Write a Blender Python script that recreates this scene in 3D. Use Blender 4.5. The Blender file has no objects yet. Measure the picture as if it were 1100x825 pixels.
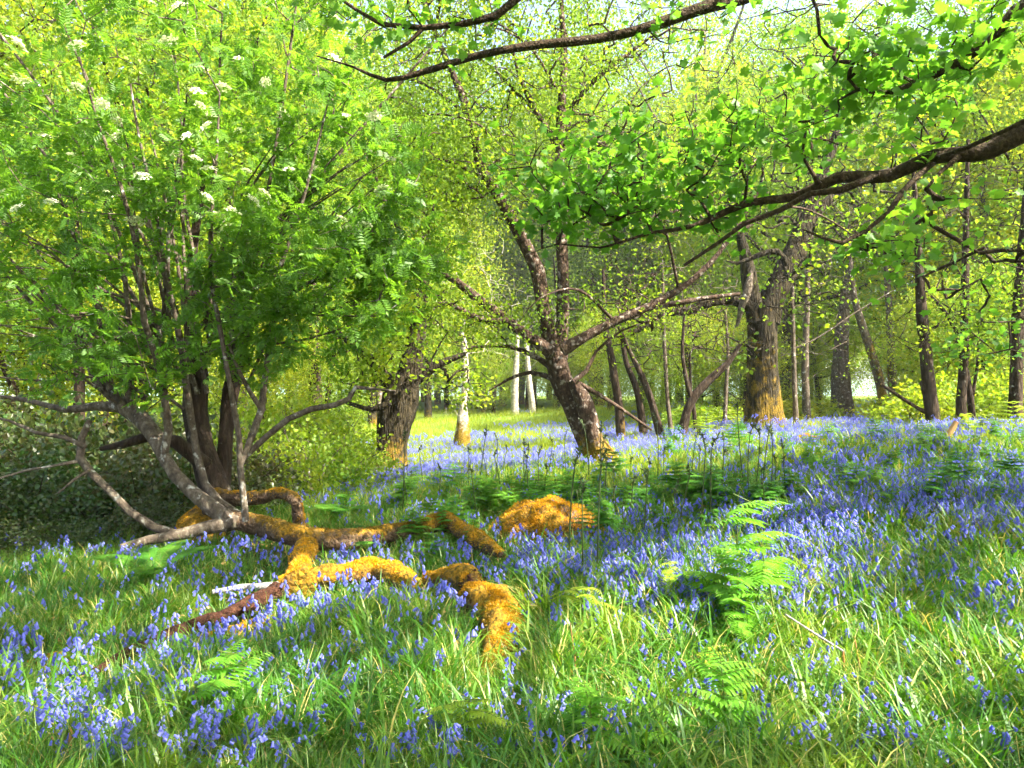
import bpy, math, random
import numpy as np

SEED = 11
rng = np.random.default_rng(SEED)
random.seed(SEED)
scene = bpy.context.scene
COL = scene.collection
pi = math.pi

# ------------------------------------------------------------------ camera model
CAM = np.array([0.0, 0.0, 1.5])
FPX = 800.0                                   # focal length for a picture 1100 wide
PITCH = math.atan(12.5 / FPX)
FWD = np.array([0, math.cos(PITCH), math.sin(PITCH)])
UP = np.array([0, -math.sin(PITCH), math.cos(PITCH)])
RIGHT = np.array([1.0, 0, 0])


def P(px, py, d):
    return CAM + d * (FWD + RIGHT * ((px - 550) / FPX) + UP * ((412.5 - py) / FPX))


def to_px(p):
    q = np.atleast_2d(p) - CAM
    d = q @ FWD
    ds = np.where(d > 0.05, d, 0.05)
    return 550 + FPX * (q @ RIGHT) / ds, 412.5 - FPX * (q @ UP) / ds, d


# ------------------------------------------------------------------ terrain
_ctl = [P(*a) for a in [
    (0, 825, 3.0), (550, 825, 3.0), (1100, 825, 2.95), (0, 645, 6.0), (200, 700, 4.7), (550, 650, 5.2),
    (835, 690, 4.5), (1010, 650, 5.0), (1100, 575, 6.3), (590, 582, 7.6), (300, 600, 6.9), (100, 612, 7.4),
    (425, 512, 17), (410, 545, 11.5), (650, 504, 12.2), (550, 522, 10.6), (820, 460, 20), (800, 479, 14),
    (950, 475, 12), (1085, 467, 12.5), (1003, 470, 15.5), (1100, 510, 8.8), (690, 476, 20), (497, 484, 26),
    (560, 446, 45), (620, 439, 40), (470, 468, 34), (430, 455, 48), (740, 460, 30), (935, 456, 34),
    (1050, 456, 30), (240, 560, 9.0), (60, 560, 10.0), (760, 560, 7.8), (900, 540, 8.0)]]
_ctl += [np.array(c, float) for c in [(0, 0, 0), (-4, 1, 0), (4, 1, 0), (0, -6, 0), (-9, -4, 0), (9, -4, .3), (-14, 8, -.3), (14, 6, 1.1),
        (-20, 25, 0), (26, 20, 1.2), (-40, 60, .8), (50, 60, 1.2), (0, 90, 1.2), (-90, 90, 1.2), (90, 90, 1.3), (120, 0, 1.3),
        (-120, 0, .5), (0, -120, .3), (0, 300, 1.3), (300, 300, 1.3), (-300, 300, 1.3), (300, -100, 1.3), (-300, -100, 1.0),
        (900, 900, 1.3), (-900, 900, 1.3), (0, 900, 1.3), (900, -200, 1.3), (-900, -200, 1.3)]]
CTL = np.array(_ctl)


def _tps_k(a, b):
    r = np.sqrt(((a[:, None, :] - b[None, :, :]) ** 2).sum(-1)) + 1e-9
    return r                                    # biharmonic in 3D: smooth and tame far off


_n = len(CTL)
_A = np.zeros((_n + 1, _n + 1))
_A[:_n, :_n] = _tps_k(CTL[:, :2], CTL[:, :2]) - np.eye(_n) * 0.25
_A[:_n, _n] = 1
_A[_n, :_n] = 1
_W = np.linalg.solve(_A, np.append(CTL[:, 2], 0))


def vnoise(x, y, f, seed=0):
    x = np.asarray(x) * f + seed * 17.3
    y = np.asarray(y) * f - seed * 9.7
    return (np.sin(x * 1.7 + 1.3 * np.sin(y * 1.1 + seed)) + np.sin(y * 1.9 + 1.7 * np.sin(x * .9 - seed))
            + .5 * np.sin(x * 3.7 + y * 2.9 + seed) + .5 * np.sin(y * 4.3 - x * 2.3)) / 3.0


def gz(x, y):
    x = np.atleast_1d(np.asarray(x, float))
    y = np.atleast_1d(np.asarray(y, float))
    out = np.empty(len(x))
    for s in range(0, len(x), 40000):
        q = np.stack([x[s:s + 40000], y[s:s + 40000]], 1)
        out[s:s + 40000] = _tps_k(q, CTL[:, :2]) @ _W[:_n] + _W[_n]
    r = np.hypot(x, y)
    out += 0.05 * vnoise(x, y, .9, 2) * np.clip(r / 4, .3, 1.0) + .03 * vnoise(x, y, 2.6, 5)
    return out


def g1(x, y):
    return float(gz([x], [y])[0])


def ground_px(px, py, dmin=2.2, dmax=120):
    """point where the sight line through a pixel of the photograph meets the ground"""
    ds = np.geomspace(dmin, dmax, 900)
    pts = CAM + ds[:, None] * (P(px, py, 1.0) - CAM)
    below = pts[:, 2] < gz(pts[:, 0], pts[:, 1])
    i = int(np.argmax(below)) if below.any() else len(ds) - 1
    return pts[i]


# ------------------------------------------------------------------ sun and the gaps cut for it
SUN_EL = math.radians(47)
SUN_AZ = np.array([0.88, -0.47])
SUN_AZ = SUN_AZ / np.linalg.norm(SUN_AZ)
SUN = np.array([SUN_AZ[0] * math.cos(SUN_EL), SUN_AZ[1] * math.cos(SUN_EL), math.sin(SUN_EL)])

# places on the ground that canopy leaves are removed for, so sun lands there (photo pixel ellipse, share of leaves missing)
GAPS = [(590, 745, 170, 85, .95), (535, 690, 45, 50, 1), (960, 765, 190, 80, .8), (255, 674, 60, 24, 1), (350, 640, 80, 30, .8),
        (390, 610, 70, 18, .5), (110, 775, 150, 60, .45), (800, 600, 100, 60, .85), (1060, 640, 70, 45, .55), (590, 462, 250, 46, .97),
        (540, 512, 160, 14, .6), (770, 480, 110, 26, .95), (965, 462, 150, 14, .7), (1085, 500, 40, 36, .85), (380, 480, 60, 50, .85),
        (640, 440, 110, 60, .6), (300, 760, 90, 40, .35)]


def GAPS3():  # spots kept sunlit by removing the leaves sunward of them
    return [(P(835, 590, 4.6), .55, .95), (P(150, 40, 7.3), 1.7, .85), (P(60, 130, 7.3), 1.5, .8), (P(300, 80, 7.3), 1.4, .75), (P(330, 210, 7.2), 1.0, .5), (P(600, 380, 12), 1.0, .5), (P(620, 440, 12), .8, .5),
            (P(560, 150, 12), 2.2, .6), (P(700, 120, 12), 2.2, .6), (P(480, 250, 12), 1.6, .6), (P(600, 190, 6.2), .7, .5), (P(760, 180, 6), .8, .5), (P(950, 150, 5.5), .8, .5), (P(1000, 60, 4.6), .7, .5)]


def gap_keep(p):
    """True where a leaf may stay: the rest are cut to place patches of sun"""
    p = np.atleast_2d(p)
    t = (p[:, 2] - 0.2) / SUN[2]
    for _ in range(2):
        q = p - SUN * t[:, None]
        t = (p[:, 2] - gz(q[:, 0], q[:, 1])) / SUN[2]
    q = p - SUN * t[:, None]
    px, py, d = to_px(np.stack([q[:, 0], q[:, 1], gz(q[:, 0], q[:, 1])], 1))
    keep = np.ones(len(p), bool)
    u = rng.random(len(p))
    jx = rng.normal(0, 10, len(p))
    for cx, cy, rx, ry, pr in GAPS:
        inside = (((px + jx - cx) / rx) ** 2 + ((py - cy) / ry) ** 2 < 1) & (d > 1)
        keep &= ~(inside & (u < pr))
    for c, r, pr in GAPS3():
        v = p - c
        al = v @ SUN
        away = np.sqrt(np.maximum((v ** 2).sum(1) - al ** 2, 0))
        keep &= ~((al > r * 1.1) & (away < r * (.8 + .4 * u)) & (rng.random(len(p)) < pr))
    return keep


# ------------------------------------------------------------------ mesh building
class MB:
    def __init__(self):
        self.v, self.loops, self.starts, self.mi, self.n, self.nl = [], [], [], [], 0, 0
        self.attr = []

    def add(self, verts, faces, mat=0, attr=None):
        """faces: (m,k) index array"""
        verts = np.asarray(verts, float)
        faces = np.asarray(faces, np.int64)
        m, k = faces.shape
        self.v.append(verts)
        self.loops.append((faces + self.n).ravel())
        self.starts.append(np.arange(m) * k + self.nl)
        self.mi.append(np.full(m, mat, np.int32))
        self.attr.append(np.zeros(len(verts)) if attr is None else np.asarray(attr, float))
        self.n += len(verts)
        self.nl += m * k

    def mesh(self, name, mats, origin=(0, 0, 0), smooth=True):
        me = bpy.data.meshes.new(name)
        v = np.concatenate(self.v) - np.asarray(origin, float)
        l = np.concatenate(self.loops).astype(np.int32)
        s = np.concatenate(self.starts).astype(np.int32)
        me.vertices.add(len(v))
        me.vertices.foreach_set('co', v.astype(np.float32).ravel())
        me.loops.add(len(l))
        me.loops.foreach_set('vertex_index', l)
        me.polygons.add(len(s))
        me.polygons.foreach_set('loop_start', s)
        me.polygons.foreach_set('material_index', np.concatenate(self.mi))
        me.polygons.foreach_set('use_smooth', np.full(len(s), smooth))
        a = me.attributes.new('moss', 'FLOAT', 'POINT')
        a.data.foreach_set('value', np.concatenate(self.attr).astype(np.float32))
        for m in (mats if isinstance(mats, (list, tuple)) else [mats]):
            me.materials.append(m)
        me.update(calc_edges=True)
        me.validate()
        return me


def link(name, me, parent=None, loc=None):
    o = bpy.data.objects.new(name, me)
    COL.objects.link(o)
    if parent is not None:
        o.parent = parent
    if loc is not None:
        o.location = loc
    return o


def thing(name, label, cat, loc, group=None):
    o = bpy.data.objects.new(name, None)
    o.empty_display_size = .2
    COL.objects.link(o)
    o.location = loc
    o['label'] = label
    o['category'] = cat
    if group:
        o['group'] = group
    return o


def copy_thing(root, label=None, group=None):
    r = root.copy()
    COL.objects.link(r)
    if label:
        r['label'] = label
    if group:
        r['group'] = group
    for ch in list(root.children):
        c = ch.copy()
        COL.objects.link(c)
        c.parent = r
        for g in list(ch.children):
            d = g.copy()
            COL.objects.link(d)
            d.parent = c
    return r


def resample(pts, rad, step):
    """Catmull-Rom through control points"""
    pts = np.asarray(pts, float)
    rad = np.asarray(rad, float)
    if len(pts) < 2:
        return pts, rad
    e = np.vstack([2 * pts[0] - pts[1], pts, 2 * pts[-1] - pts[-2]])
    op, orr = [], []
    for i in range(len(pts) - 1):
        p0, p1, p2, p3 = e[i:i + 4]
        n = max(1, int(np.linalg.norm(p2 - p1) / step))
        t = (np.arange(n) / n)[:, None]
        op.append(.5 * (2 * p1 + (p2 - p0) * t + (2 * p0 - 5 * p1 + 4 * p2 - p3) * t * t + (3 * p1 - p0 - 3 * p2 + p3) * t ** 3))
        orr.append(rad[i] + (rad[i + 1] - rad[i]) * t[:, 0])
    op.append(pts[-1:])
    orr.append(rad[-1:])
    return np.vstack(op), np.concatenate(orr)


def tube(mb, pts, rad, sides=6, bump=0.0, mat=0, cap=True, moss=None, seed=0):
    pts = np.asarray(pts, float)
    rad = np.asarray(rad, float)
    n = len(pts)
    if n < 2:
        return
    t = np.gradient(pts, axis=0)
    t /= np.linalg.norm(t, axis=1)[:, None] + 1e-9
    ref = np.array([.31, .22, .92]) if abs(t[:, 2]).mean() < .75 else np.array([.95, .29, .1])
    a = np.cross(t, ref)
    a /= np.linalg.norm(a, axis=1)[:, None] + 1e-9
    b = np.cross(t, a)
    ang = np.arange(sides) / sides * 2 * pi
    ca, sa = np.cos(ang), np.sin(ang)
    r = np.repeat(rad[:, None], sides, 1)
    if bump:
        L = np.concatenate([[0], np.cumsum(np.linalg.norm(np.diff(pts, axis=0), axis=1))])
        R = rad.mean() + 1e-6
        u, w = np.meshgrid(ang, L / R)
        k = (np.sin(2 * u + w * .45 + seed) * .45 + np.sin(3 * u - w * .8 + seed * 2) * .35 + np.sin(5 * u + w * .6 + seed * 3) * .3
             + np.sin(7 * u - w * 1.9 + seed) * .2 + np.sin(w * 1.3 + seed) * .3 + rng.normal(0, .25, u.shape))
        r = r * (1 + bump * k)
    v = pts[:, None, :] + r[..., None] * (a[:, None, :] * ca[None, :, None] + b[:, None, :] * sa[None, :, None])
    v = v.reshape(-1, 3)
    i = np.arange(n - 1)[:, None] * sides
    j = np.arange(sides)[None, :]
    jn = (j + 1) % sides
    f = np.stack([i + j, i + jn, i + sides + jn, i + sides + j], -1).reshape(-1, 4)
    ms = None
    if moss is not None:
        ms = moss(v) if callable(moss) else np.repeat(np.asarray(moss), sides)
    mb.add(v, f, mat, ms)
    if cap:
        for e, base in ((0, 0), (n - 1, (n - 1) * sides)):
            c = np.vstack([v[base:base + sides], pts[e] + t[e] * rad[e] * (.25 if e else -.25)])
            k = np.arange(sides)
            mb.add(c, np.stack([k, (k + 1) % sides, np.full(sides, sides)], 1), mat,
                   None if ms is None else np.full(sides + 1, ms[base:base + sides].mean()))


def unit(v):
    return v / (np.linalg.norm(v, axis=-1, keepdims=True) + 1e-9)


def leaves(mb, pos, direc, norm, size, tmpl, faces, mat=0):
    """place a flat template (k,3: across, along, lift) at every pos"""
    m = len(pos)
    if m == 0:
        return
    d = unit(direc)
    s = unit(np.cross(d, norm))
    n = np.cross(s, d)
    T = np.asarray(tmpl, float)
    v = pos[:, None, :] + size[:, None, None] * (T[None, :, 0, None] * s[:, None, :] + T[None, :, 1, None] * d[:, None, :]
                                                   + T[None, :, 2, None] * n[:, None, :])
    k = len(T)
    F = np.asarray(faces)
    f = (F[None, :, :] + (np.arange(m) * k)[:, None, None]).reshape(-1, F.shape[1])
    mb.add(v.reshape(-1, 3), f, mat)


KITE = [(0, 0, 0), (.33, .42, .03), (0, 1, -.08), (-.33, .42, .03)]
KITE_F = [(0, 1, 2, 3)]
OVAL = [(0, 0, 0), (.30, .25, .04), (.34, .6, .02), (0, 1, -.12), (-.34, .6, .02), (-.30, .25, .04)]
OVAL_F = [(0, 1, 2, 3, 4, 5)]
_s = [(0, 0), (.16, -.08), (.46, -.02), (.36, .16), (.6, .42), (.36, .44), (.32, .62), (.14, .62), (0, 1.0), (-.14, .62), (-.32, .62), (-.36, .44),
      (-.6, .42), (-.36, .16), (-.46, -.02), (-.16, -.08)]
SYC = [(x, y, -.18 * (x * x + .5 * y * y) + .06 * abs(x)) for x, y in _s] + [(0, .3, .02)]
SYC_F = [(16, i, (i + 1) % 16) for i in range(16)]
# rowan leaf: eleven leaflets on one stalk
ROW, ROW_F = [], []
for _k in range(6):
    for _sd in ((1, -1) if _k < 5 else (0,)):
        y0 = .12 + .16 * _k
        b = len(ROW)
        if _sd:
            ROW += [(0, y0, 0), (_sd * .20, y0 - .015, .03), (_sd * .44, y0 + .15, -.06), (_sd * .14, y0 + .17, .02)]
        else:
            ROW += [(0, y0 - .02, 0), (.10, y0 + .15, 0), (0, y0 + .36, -.06), (-.10, y0 + .15, 0)]
        ROW_F.append((b, b + 1, b + 2, b + 3))


# ------------------------------------------------------------------ materials
def new_mat(name):
    m = bpy.data.materials.new(name)
    m.use_nodes = True
    nt = m.node_tree
    nt.nodes.clear()
    out = nt.nodes.new('ShaderNodeOutputMaterial')
    return m, nt, out


def ramp(nt, stops, fac=None):
    r = nt.nodes.new('ShaderNodeValToRGB')
    e = r.color_ramp.elements
    while len(e) < len(stops):
        e.new(.5)
    for i, (p, c) in enumerate(stops):
        e[i].position = p
        e[i].color = (*c, 1)
    if fac is not None:
        nt.links.new(fac, r.inputs[0])
    return r


def leaf_mat(name, cols, trans=.45, tcol=(1.25, 1.15, .5), rough=.45, spec=.3, clump=.6, big=.35):
    """cols: dark..light base colours; island random and a slow noise choose between them"""
    m, nt, out = new_mat(name)
    N, L = nt.nodes, nt.links
    geo = N.new('ShaderNodeNewGeometry')
    oi = N.new('ShaderNodeObjectInfo')
    noi = N.new('ShaderNodeTexNoise')
    noi.inputs['Scale'].default_value = clump
    L.new(geo.outputs['Position'], noi.inputs['Vector'])
    a = N.new('ShaderNodeMath'); a.operation = 'MULTIPLY_ADD'
    L.new(geo.outputs['Random Per Island'], a.inputs[0]); a.inputs[1].default_value = .34
    L.new(noi.outputs['Fac'], a.inputs[2])
    b = N.new('ShaderNodeMath'); b.operation = 'MULTIPLY_ADD'
    L.new(oi.outputs['Random'], b.inputs[0]); b.inputs[1].default_value = big
    L.new(a.outputs[0], b.inputs[2])
    c = N.new('ShaderNodeMath'); c.operation = 'SUBTRACT'
    L.new(b.outputs[0], c.inputs[0]); c.inputs[1].default_value = .17 + big / 2
    stops = [(i / (len(cols) - 1), k) for i, k in enumerate(cols)]
    rp = ramp(nt, stops, c.outputs[0])
    pb = N.new('ShaderNodeBsdfPrincipled')
    pb.inputs['Roughness'].default_value = rough
    pb.inputs['Specular IOR Level'].default_value = spec
    L.new(rp.outputs[0], pb.inputs['Base Color'])
    tr = N.new('ShaderNodeBsdfTranslucent')
    mul = N.new('ShaderNodeMix'); mul.data_type = 'RGBA'; mul.blend_type = 'MULTIPLY'
    mul.inputs['Factor'].default_value = 1
    L.new(rp.outputs[0], mul.inputs['A'])
    mul.inputs['B'].default_value = (*[t * 1.6 for t in tcol], 1)
    L.new(mul.outputs['Result'], tr.inputs['Color'])
    mx = N.new('ShaderNodeMixShader')
    mx.inputs[0].default_value = trans
    L.new(pb.outputs[0], mx.inputs[1])
    L.new(tr.outputs[0], mx.inputs[2])
    L.new(mx.outputs[0], out.inputs['Surface'])
    return m


def bark_mat(name, cols, mossc=((.07, .06, .008), (.26, .15, .012)), scale=6, patch=None, bump=.6, stretch=.25):
    """cols: three bark colours; patch: pale lichen blotches (colour, amount); the 'moss' attribute brings moss in"""
    m, nt, out = new_mat(name)
    N, L = nt.nodes, nt.links
    geo = N.new('ShaderNodeNewGeometry')
    mp = N.new('ShaderNodeMapping')
    mp.inputs['Scale'].default_value = (1, 1, stretch)
    L.new(geo.outputs['Position'], mp.inputs['Vector'])
    n1 = N.new('ShaderNodeTexNoise'); n1.inputs['Scale'].default_value = scale * 2.2; n1.inputs['Detail'].default_value = 8; n1.inputs['Roughness'].default_value = .7
    L.new(mp.outputs[0], n1.inputs['Vector'])
    vo = N.new('ShaderNodeTexVoronoi'); vo.feature = 'DISTANCE_TO_EDGE'; vo.inputs['Scale'].default_value = scale * 2.5
    L.new(mp.outputs[0], vo.inputs['Vector'])
    rp = ramp(nt, [(.3, cols[0]), (.5, cols[1]), (.72, cols[2])], n1.outputs['Fac'])
    col = rp.outputs[0]
    n2 = N.new('ShaderNodeTexNoise'); n2.inputs['Scale'].default_value = scale * 1.3; n2.inputs['Detail'].default_value = 5
    L.new(geo.outputs['Position'], n2.inputs['Vector'])
    if patch:
        pr = ramp(nt, [(patch[1], (0, 0, 0)), (patch[1] + .10, (1, 1, 1))], n2.outputs['Fac'])
        mx = N.new('ShaderNodeMix'); mx.data_type = 'RGBA'
        L.new(pr.outputs[0], mx.inputs['Factor']); L.new(col, mx.inputs['A']); mx.inputs['B'].default_value = (*patch[0], 1)
        col = mx.outputs['Result']
    at = N.new('ShaderNodeAttribute'); at.attribute_name = 'moss'
    n3 = N.new('ShaderNodeTexNoise'); n3.inputs['Scale'].default_value = 9; n3.inputs['Detail'].default_value = 7; n3.inputs['Roughness'].default_value = .75
    L.new(geo.outputs['Position'], n3.inputs['Vector'])
    ad = N.new('ShaderNodeMath'); ad.operation = 'ADD'
    L.new(at.outputs['Fac'], ad.inputs[0]); L.new(n3.outputs['Fac'], ad.inputs[1])
    n5 = N.new('ShaderNodeTexNoise'); n5.inputs['Scale'].default_value = 2.3; n5.inputs['Detail'].default_value = 5
    L.new(geo.outputs['Position'], n5.inputs['Vector'])
    ad2 = N.new('ShaderNodeMath'); ad2.operation = 'MULTIPLY_ADD'
    L.new(n5.outputs['Fac'], ad2.inputs[0]); ad2.inputs[1].default_value = 1.1; L.new(ad.outputs[0], ad2.inputs[2])
    mr = ramp(nt, [(.66, (0, 0, 0)), (.76, (1, 1, 1))], None)
    hf = N.new('ShaderNodeMath'); hf.operation = 'MULTIPLY'; hf.inputs[1].default_value = .5
    L.new(ad2.outputs[0], hf.inputs[0]); L.new(hf.outputs[0], mr.inputs[0])
    n4 = N.new('ShaderNodeTexNoise'); n4.inputs['Scale'].default_value = 40; n4.inputs['Detail'].default_value = 4
    L.new(geo.outputs['Position'], n4.inputs['Vector'])
    mc = ramp(nt, [(.3, mossc[0]), (.7, mossc[1])], n4.outputs['Fac'])
    mx2 = N.new('ShaderNodeMix'); mx2.data_type = 'RGBA'
    L.new(mr.outputs[0], mx2.inputs['Factor']); L.new(col, mx2.inputs['A']); L.new(mc.outputs[0], mx2.inputs['B'])
    pb = N.new('ShaderNodeBsdfPrincipled')
    pb.inputs['Roughness'].default_value = .9
    pb.inputs['Specular IOR Level'].default_value = .2
    L.new(mx2.outputs['Result'], pb.inputs['Base Color'])
    hm = N.new('ShaderNodeMath'); hm.operation = 'MULTIPLY_ADD'
    L.new(vo.outputs['Distance'], hm.inputs[0]); hm.inputs[1].default_value = 1.2
    L.new(n1.outputs['Fac'], hm.inputs[2])
    bp = N.new('ShaderNodeBump'); bp.inputs['Strength'].default_value = bump; bp.inputs['Distance'].default_value = .04
    L.new(hm.outputs[0], bp.inputs['Height'])
    L.new(bp.outputs[0], pb.inputs['Normal'])
    L.new(pb.outputs[0], out.inputs['Surface'])
    return m


M = {}
M['rowan_leaf'] = leaf_mat('rowan_leaf', [(.05, .13, .016), (.10, .215, .023), (.22, .31, .028)], .58)
M['birch_leaf'] = leaf_mat('birch_leaf', [(.058, .13, .015), (.12, .215, .024), (.235, .30, .028)], .55, spec=.12, rough=.6)
M['oak_leaf'] = leaf_mat('oak_leaf', [(.06, .14, .015), (.145, .23, .02), (.31, .31, .02)], .55, spec=.12, rough=.6)
M['sycamore_leaf'] = leaf_mat('sycamore_leaf', [(.04, .13, .018), (.075, .20, .024), (.15, .28, .03)], .6)
M['wood_leaf'] = leaf_mat('wood_leaf', [(.053, .13, .016), (.12, .215, .023), (.26, .30, .023)], .55, spec=.12, rough=.6, big=.6)
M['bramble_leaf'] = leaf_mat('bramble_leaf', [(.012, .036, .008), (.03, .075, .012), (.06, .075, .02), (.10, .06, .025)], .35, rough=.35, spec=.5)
M['yellow_bush_leaf'] = leaf_mat('yellow_bush_leaf', [(.06, .15, .012), (.16, .24, .016), (.32, .32, .02)], .5)
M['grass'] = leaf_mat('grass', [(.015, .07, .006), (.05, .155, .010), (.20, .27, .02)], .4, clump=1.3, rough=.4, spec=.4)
M['sward'] = leaf_mat('sward', [(.09, .17, .012), (.20, .27, .02), (.36, .38, .03)], .45, clump=.5, rough=.5)  # grass yellowed and lightened to look sunlit
M['bright_fern'] = leaf_mat('bright_fern', [(.07, .22, .02), (.14, .32, .03), (.30, .42, .04)], .5, clump=1.4)  # lighter copy of the fern colour, for fronds that look lit
M['fern'] = leaf_mat('fern', [(.03, .12, .02), (.07, .21, .025), (.14, .28, .03)], .5, big=.4, clump=1.4)
M['young_fern'] = leaf_mat('young_fern', [(.12, .24, .02), (.26, .36, .03), (.42, .44, .06)], .5)
M['fern_stem'] = leaf_mat('fern_stem', [(.05, .10, .015), (.10, .15, .02), (.16, .17, .03)], .1)
M['stalk'] = leaf_mat('stalk', [(.02, .035, .012), (.045, .07, .018), (.07, .09, .02)], .1)
M['bell'] = leaf_mat('bell', [(.09, .105, .42), (.16, .175, .55), (.34, .345, .72)], .4, tcol=(.75, .75, 1.0), big=.35, clump=1.5, spec=.2)
M['bell_stem'] = leaf_mat('bell_stem', [(.05, .12, .04), (.07, .15, .05), (.10, .17, .12)], .2)
M['blossom'] = leaf_mat('blossom', [(.62, .64, .42), (.72, .74, .52), (.80, .80, .62)], .3, tcol=(.6, .62, .5))
M['birch_bark'] = bark_mat('birch_bark', [(.016, .011, .008), (.052, .032, .021), (.14, .092, .062)], scale=9, patch=((.28, .24, .20), .57), stretch=.5)
M['oak_bark'] = bark_mat('oak_bark', [(.009, .007, .004), (.028, .022, .011), (.075, .058, .03)], scale=6, stretch=.16, bump=1.6)
M['rowan_bark'] = bark_mat('rowan_bark', [(.03, .022, .016), (.085, .065, .045), (.19, .165, .125)], scale=9, patch=((.38, .37, .32), .61), stretch=.6, bump=.35)
M['dark_bark'] = bark_mat('dark_bark', [(.012, .008, .005), (.032, .021, .013), (.075, .052, .036)], scale=7, patch=((.25, .24, .2), .66))
M['pale_bark'] = bark_mat('pale_bark', [(.12, .10, .07), (.30, .27, .21), (.55, .51, .44)], scale=3, stretch=1.4)
M['syc_bark'] = bark_mat('syc_bark', [(.014, .009, .005), (.04, .026, .014), (.10, .068, .036)], scale=12, patch=((.2, .18, .11), .66), stretch=.7)
M['moss_log'] = bark_mat('moss_log', [(.035, .022, .012), (.09, .055, .03), (.2, .15, .10)], mossc=((.06, .05, .006), (.40, .20, .012)), scale=8, stretch=.8, bump=.9)
M['rotten'] = bark_mat('rotten', [(.015, .007, .004), (.05, .018, .009), (.11, .05, .025)], mossc=((.15, .085, .006), (.46, .26, .012)), scale=10, stretch=.8, bump=1)
M['grey_wood'] = bark_mat('grey_wood', [(.10, .095, .09), (.24, .225, .21), (.38, .36, .34)], scale=14, stretch=1, bump=.4)
M['dry_stem'] = leaf_mat('dry_stem', [(.20, .10, .035), (.34, .18, .06), (.52, .34, .14)], .1)
M['moss_fuzz'] = leaf_mat('moss_fuzz', [(.09, .10, .006), (.34, .20, .008), (.60, .31, .010), (.78, .48, .02)], .3, tcol=(1, .85, .3), clump=5)
M['straw'] = leaf_mat('straw', [(.22, .20, .05), (.40, .34, .10), (.55, .48, .2)], .3)
M['moss_olive_shaded'] = leaf_mat('moss_olive_shaded', [(.045, .045, .006), (.14, .095, .008), (.34, .20, .012)], .3, tcol=(1, .85, .3), clump=6)  # olive moss, also darkened for the shade on the fallen trunk


def ground_material():
    m, nt, out = new_mat('woodland_floor')
    N, L = nt.nodes, nt.links
    geo = N.new('ShaderNodeNewGeometry')
    n1 = N.new('ShaderNodeTexNoise'); n1.inputs['Scale'].default_value = 14; n1.inputs['Detail'].default_value = 8; n1.inputs['Roughness'].default_value = .7
    n2 = N.new('ShaderNodeTexNoise'); n2.inputs['Scale'].default_value = .35; n2.inputs['Detail'].default_value = 4
    L.new(geo.outputs['Position'], n1.inputs['Vector']); L.new(geo.outputs['Position'], n2.inputs['Vector'])
    soil = ramp(nt, [(.3, (.016, .022, .006)), (.5, (.04, .05, .012)), (.72, (.09, .085, .025))], n1.outputs['Fac'])
    far = ramp(nt, [(.3, (.07, .15, .02)), (.6, (.16, .22, .03)), (.75, (.22, .26, .04))], n1.outputs['Fac'])
    cd = N.new('ShaderNodeVectorMath'); cd.operation = 'LENGTH'
    L.new(geo.outputs['Position'], cd.inputs[0])
    mr = N.new('ShaderNodeMapRange'); mr.inputs['From Min'].default_value = 14; mr.inputs['From Max'].default_value = 34
    L.new(cd.outputs['Value'], mr.inputs['Value'])
    mx = N.new('ShaderNodeMix'); mx.data_type = 'RGBA'
    L.new(mr.outputs[0], mx.inputs['Factor']); L.new(soil.outputs[0], mx.inputs['A']); L.new(far.outputs[0], mx.inputs['B'])
    pb = N.new('ShaderNodeBsdfPrincipled'); pb.inputs['Roughness'].default_value = .95; pb.inputs['Specular IOR Level'].default_value = .1
    L.new(mx.outputs['Result'], pb.inputs['Base Color'])
    bp = N.new('ShaderNodeBump'); bp.inputs['Strength'].default_value = .7; bp.inputs['Distance'].default_value = .05
    L.new(n1.outputs['Fac'], bp.inputs['Height']); L.new(bp.outputs[0], pb.inputs['Normal'])
    L.new(pb.outputs[0], out.inputs['Surface'])
    return m


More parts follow.
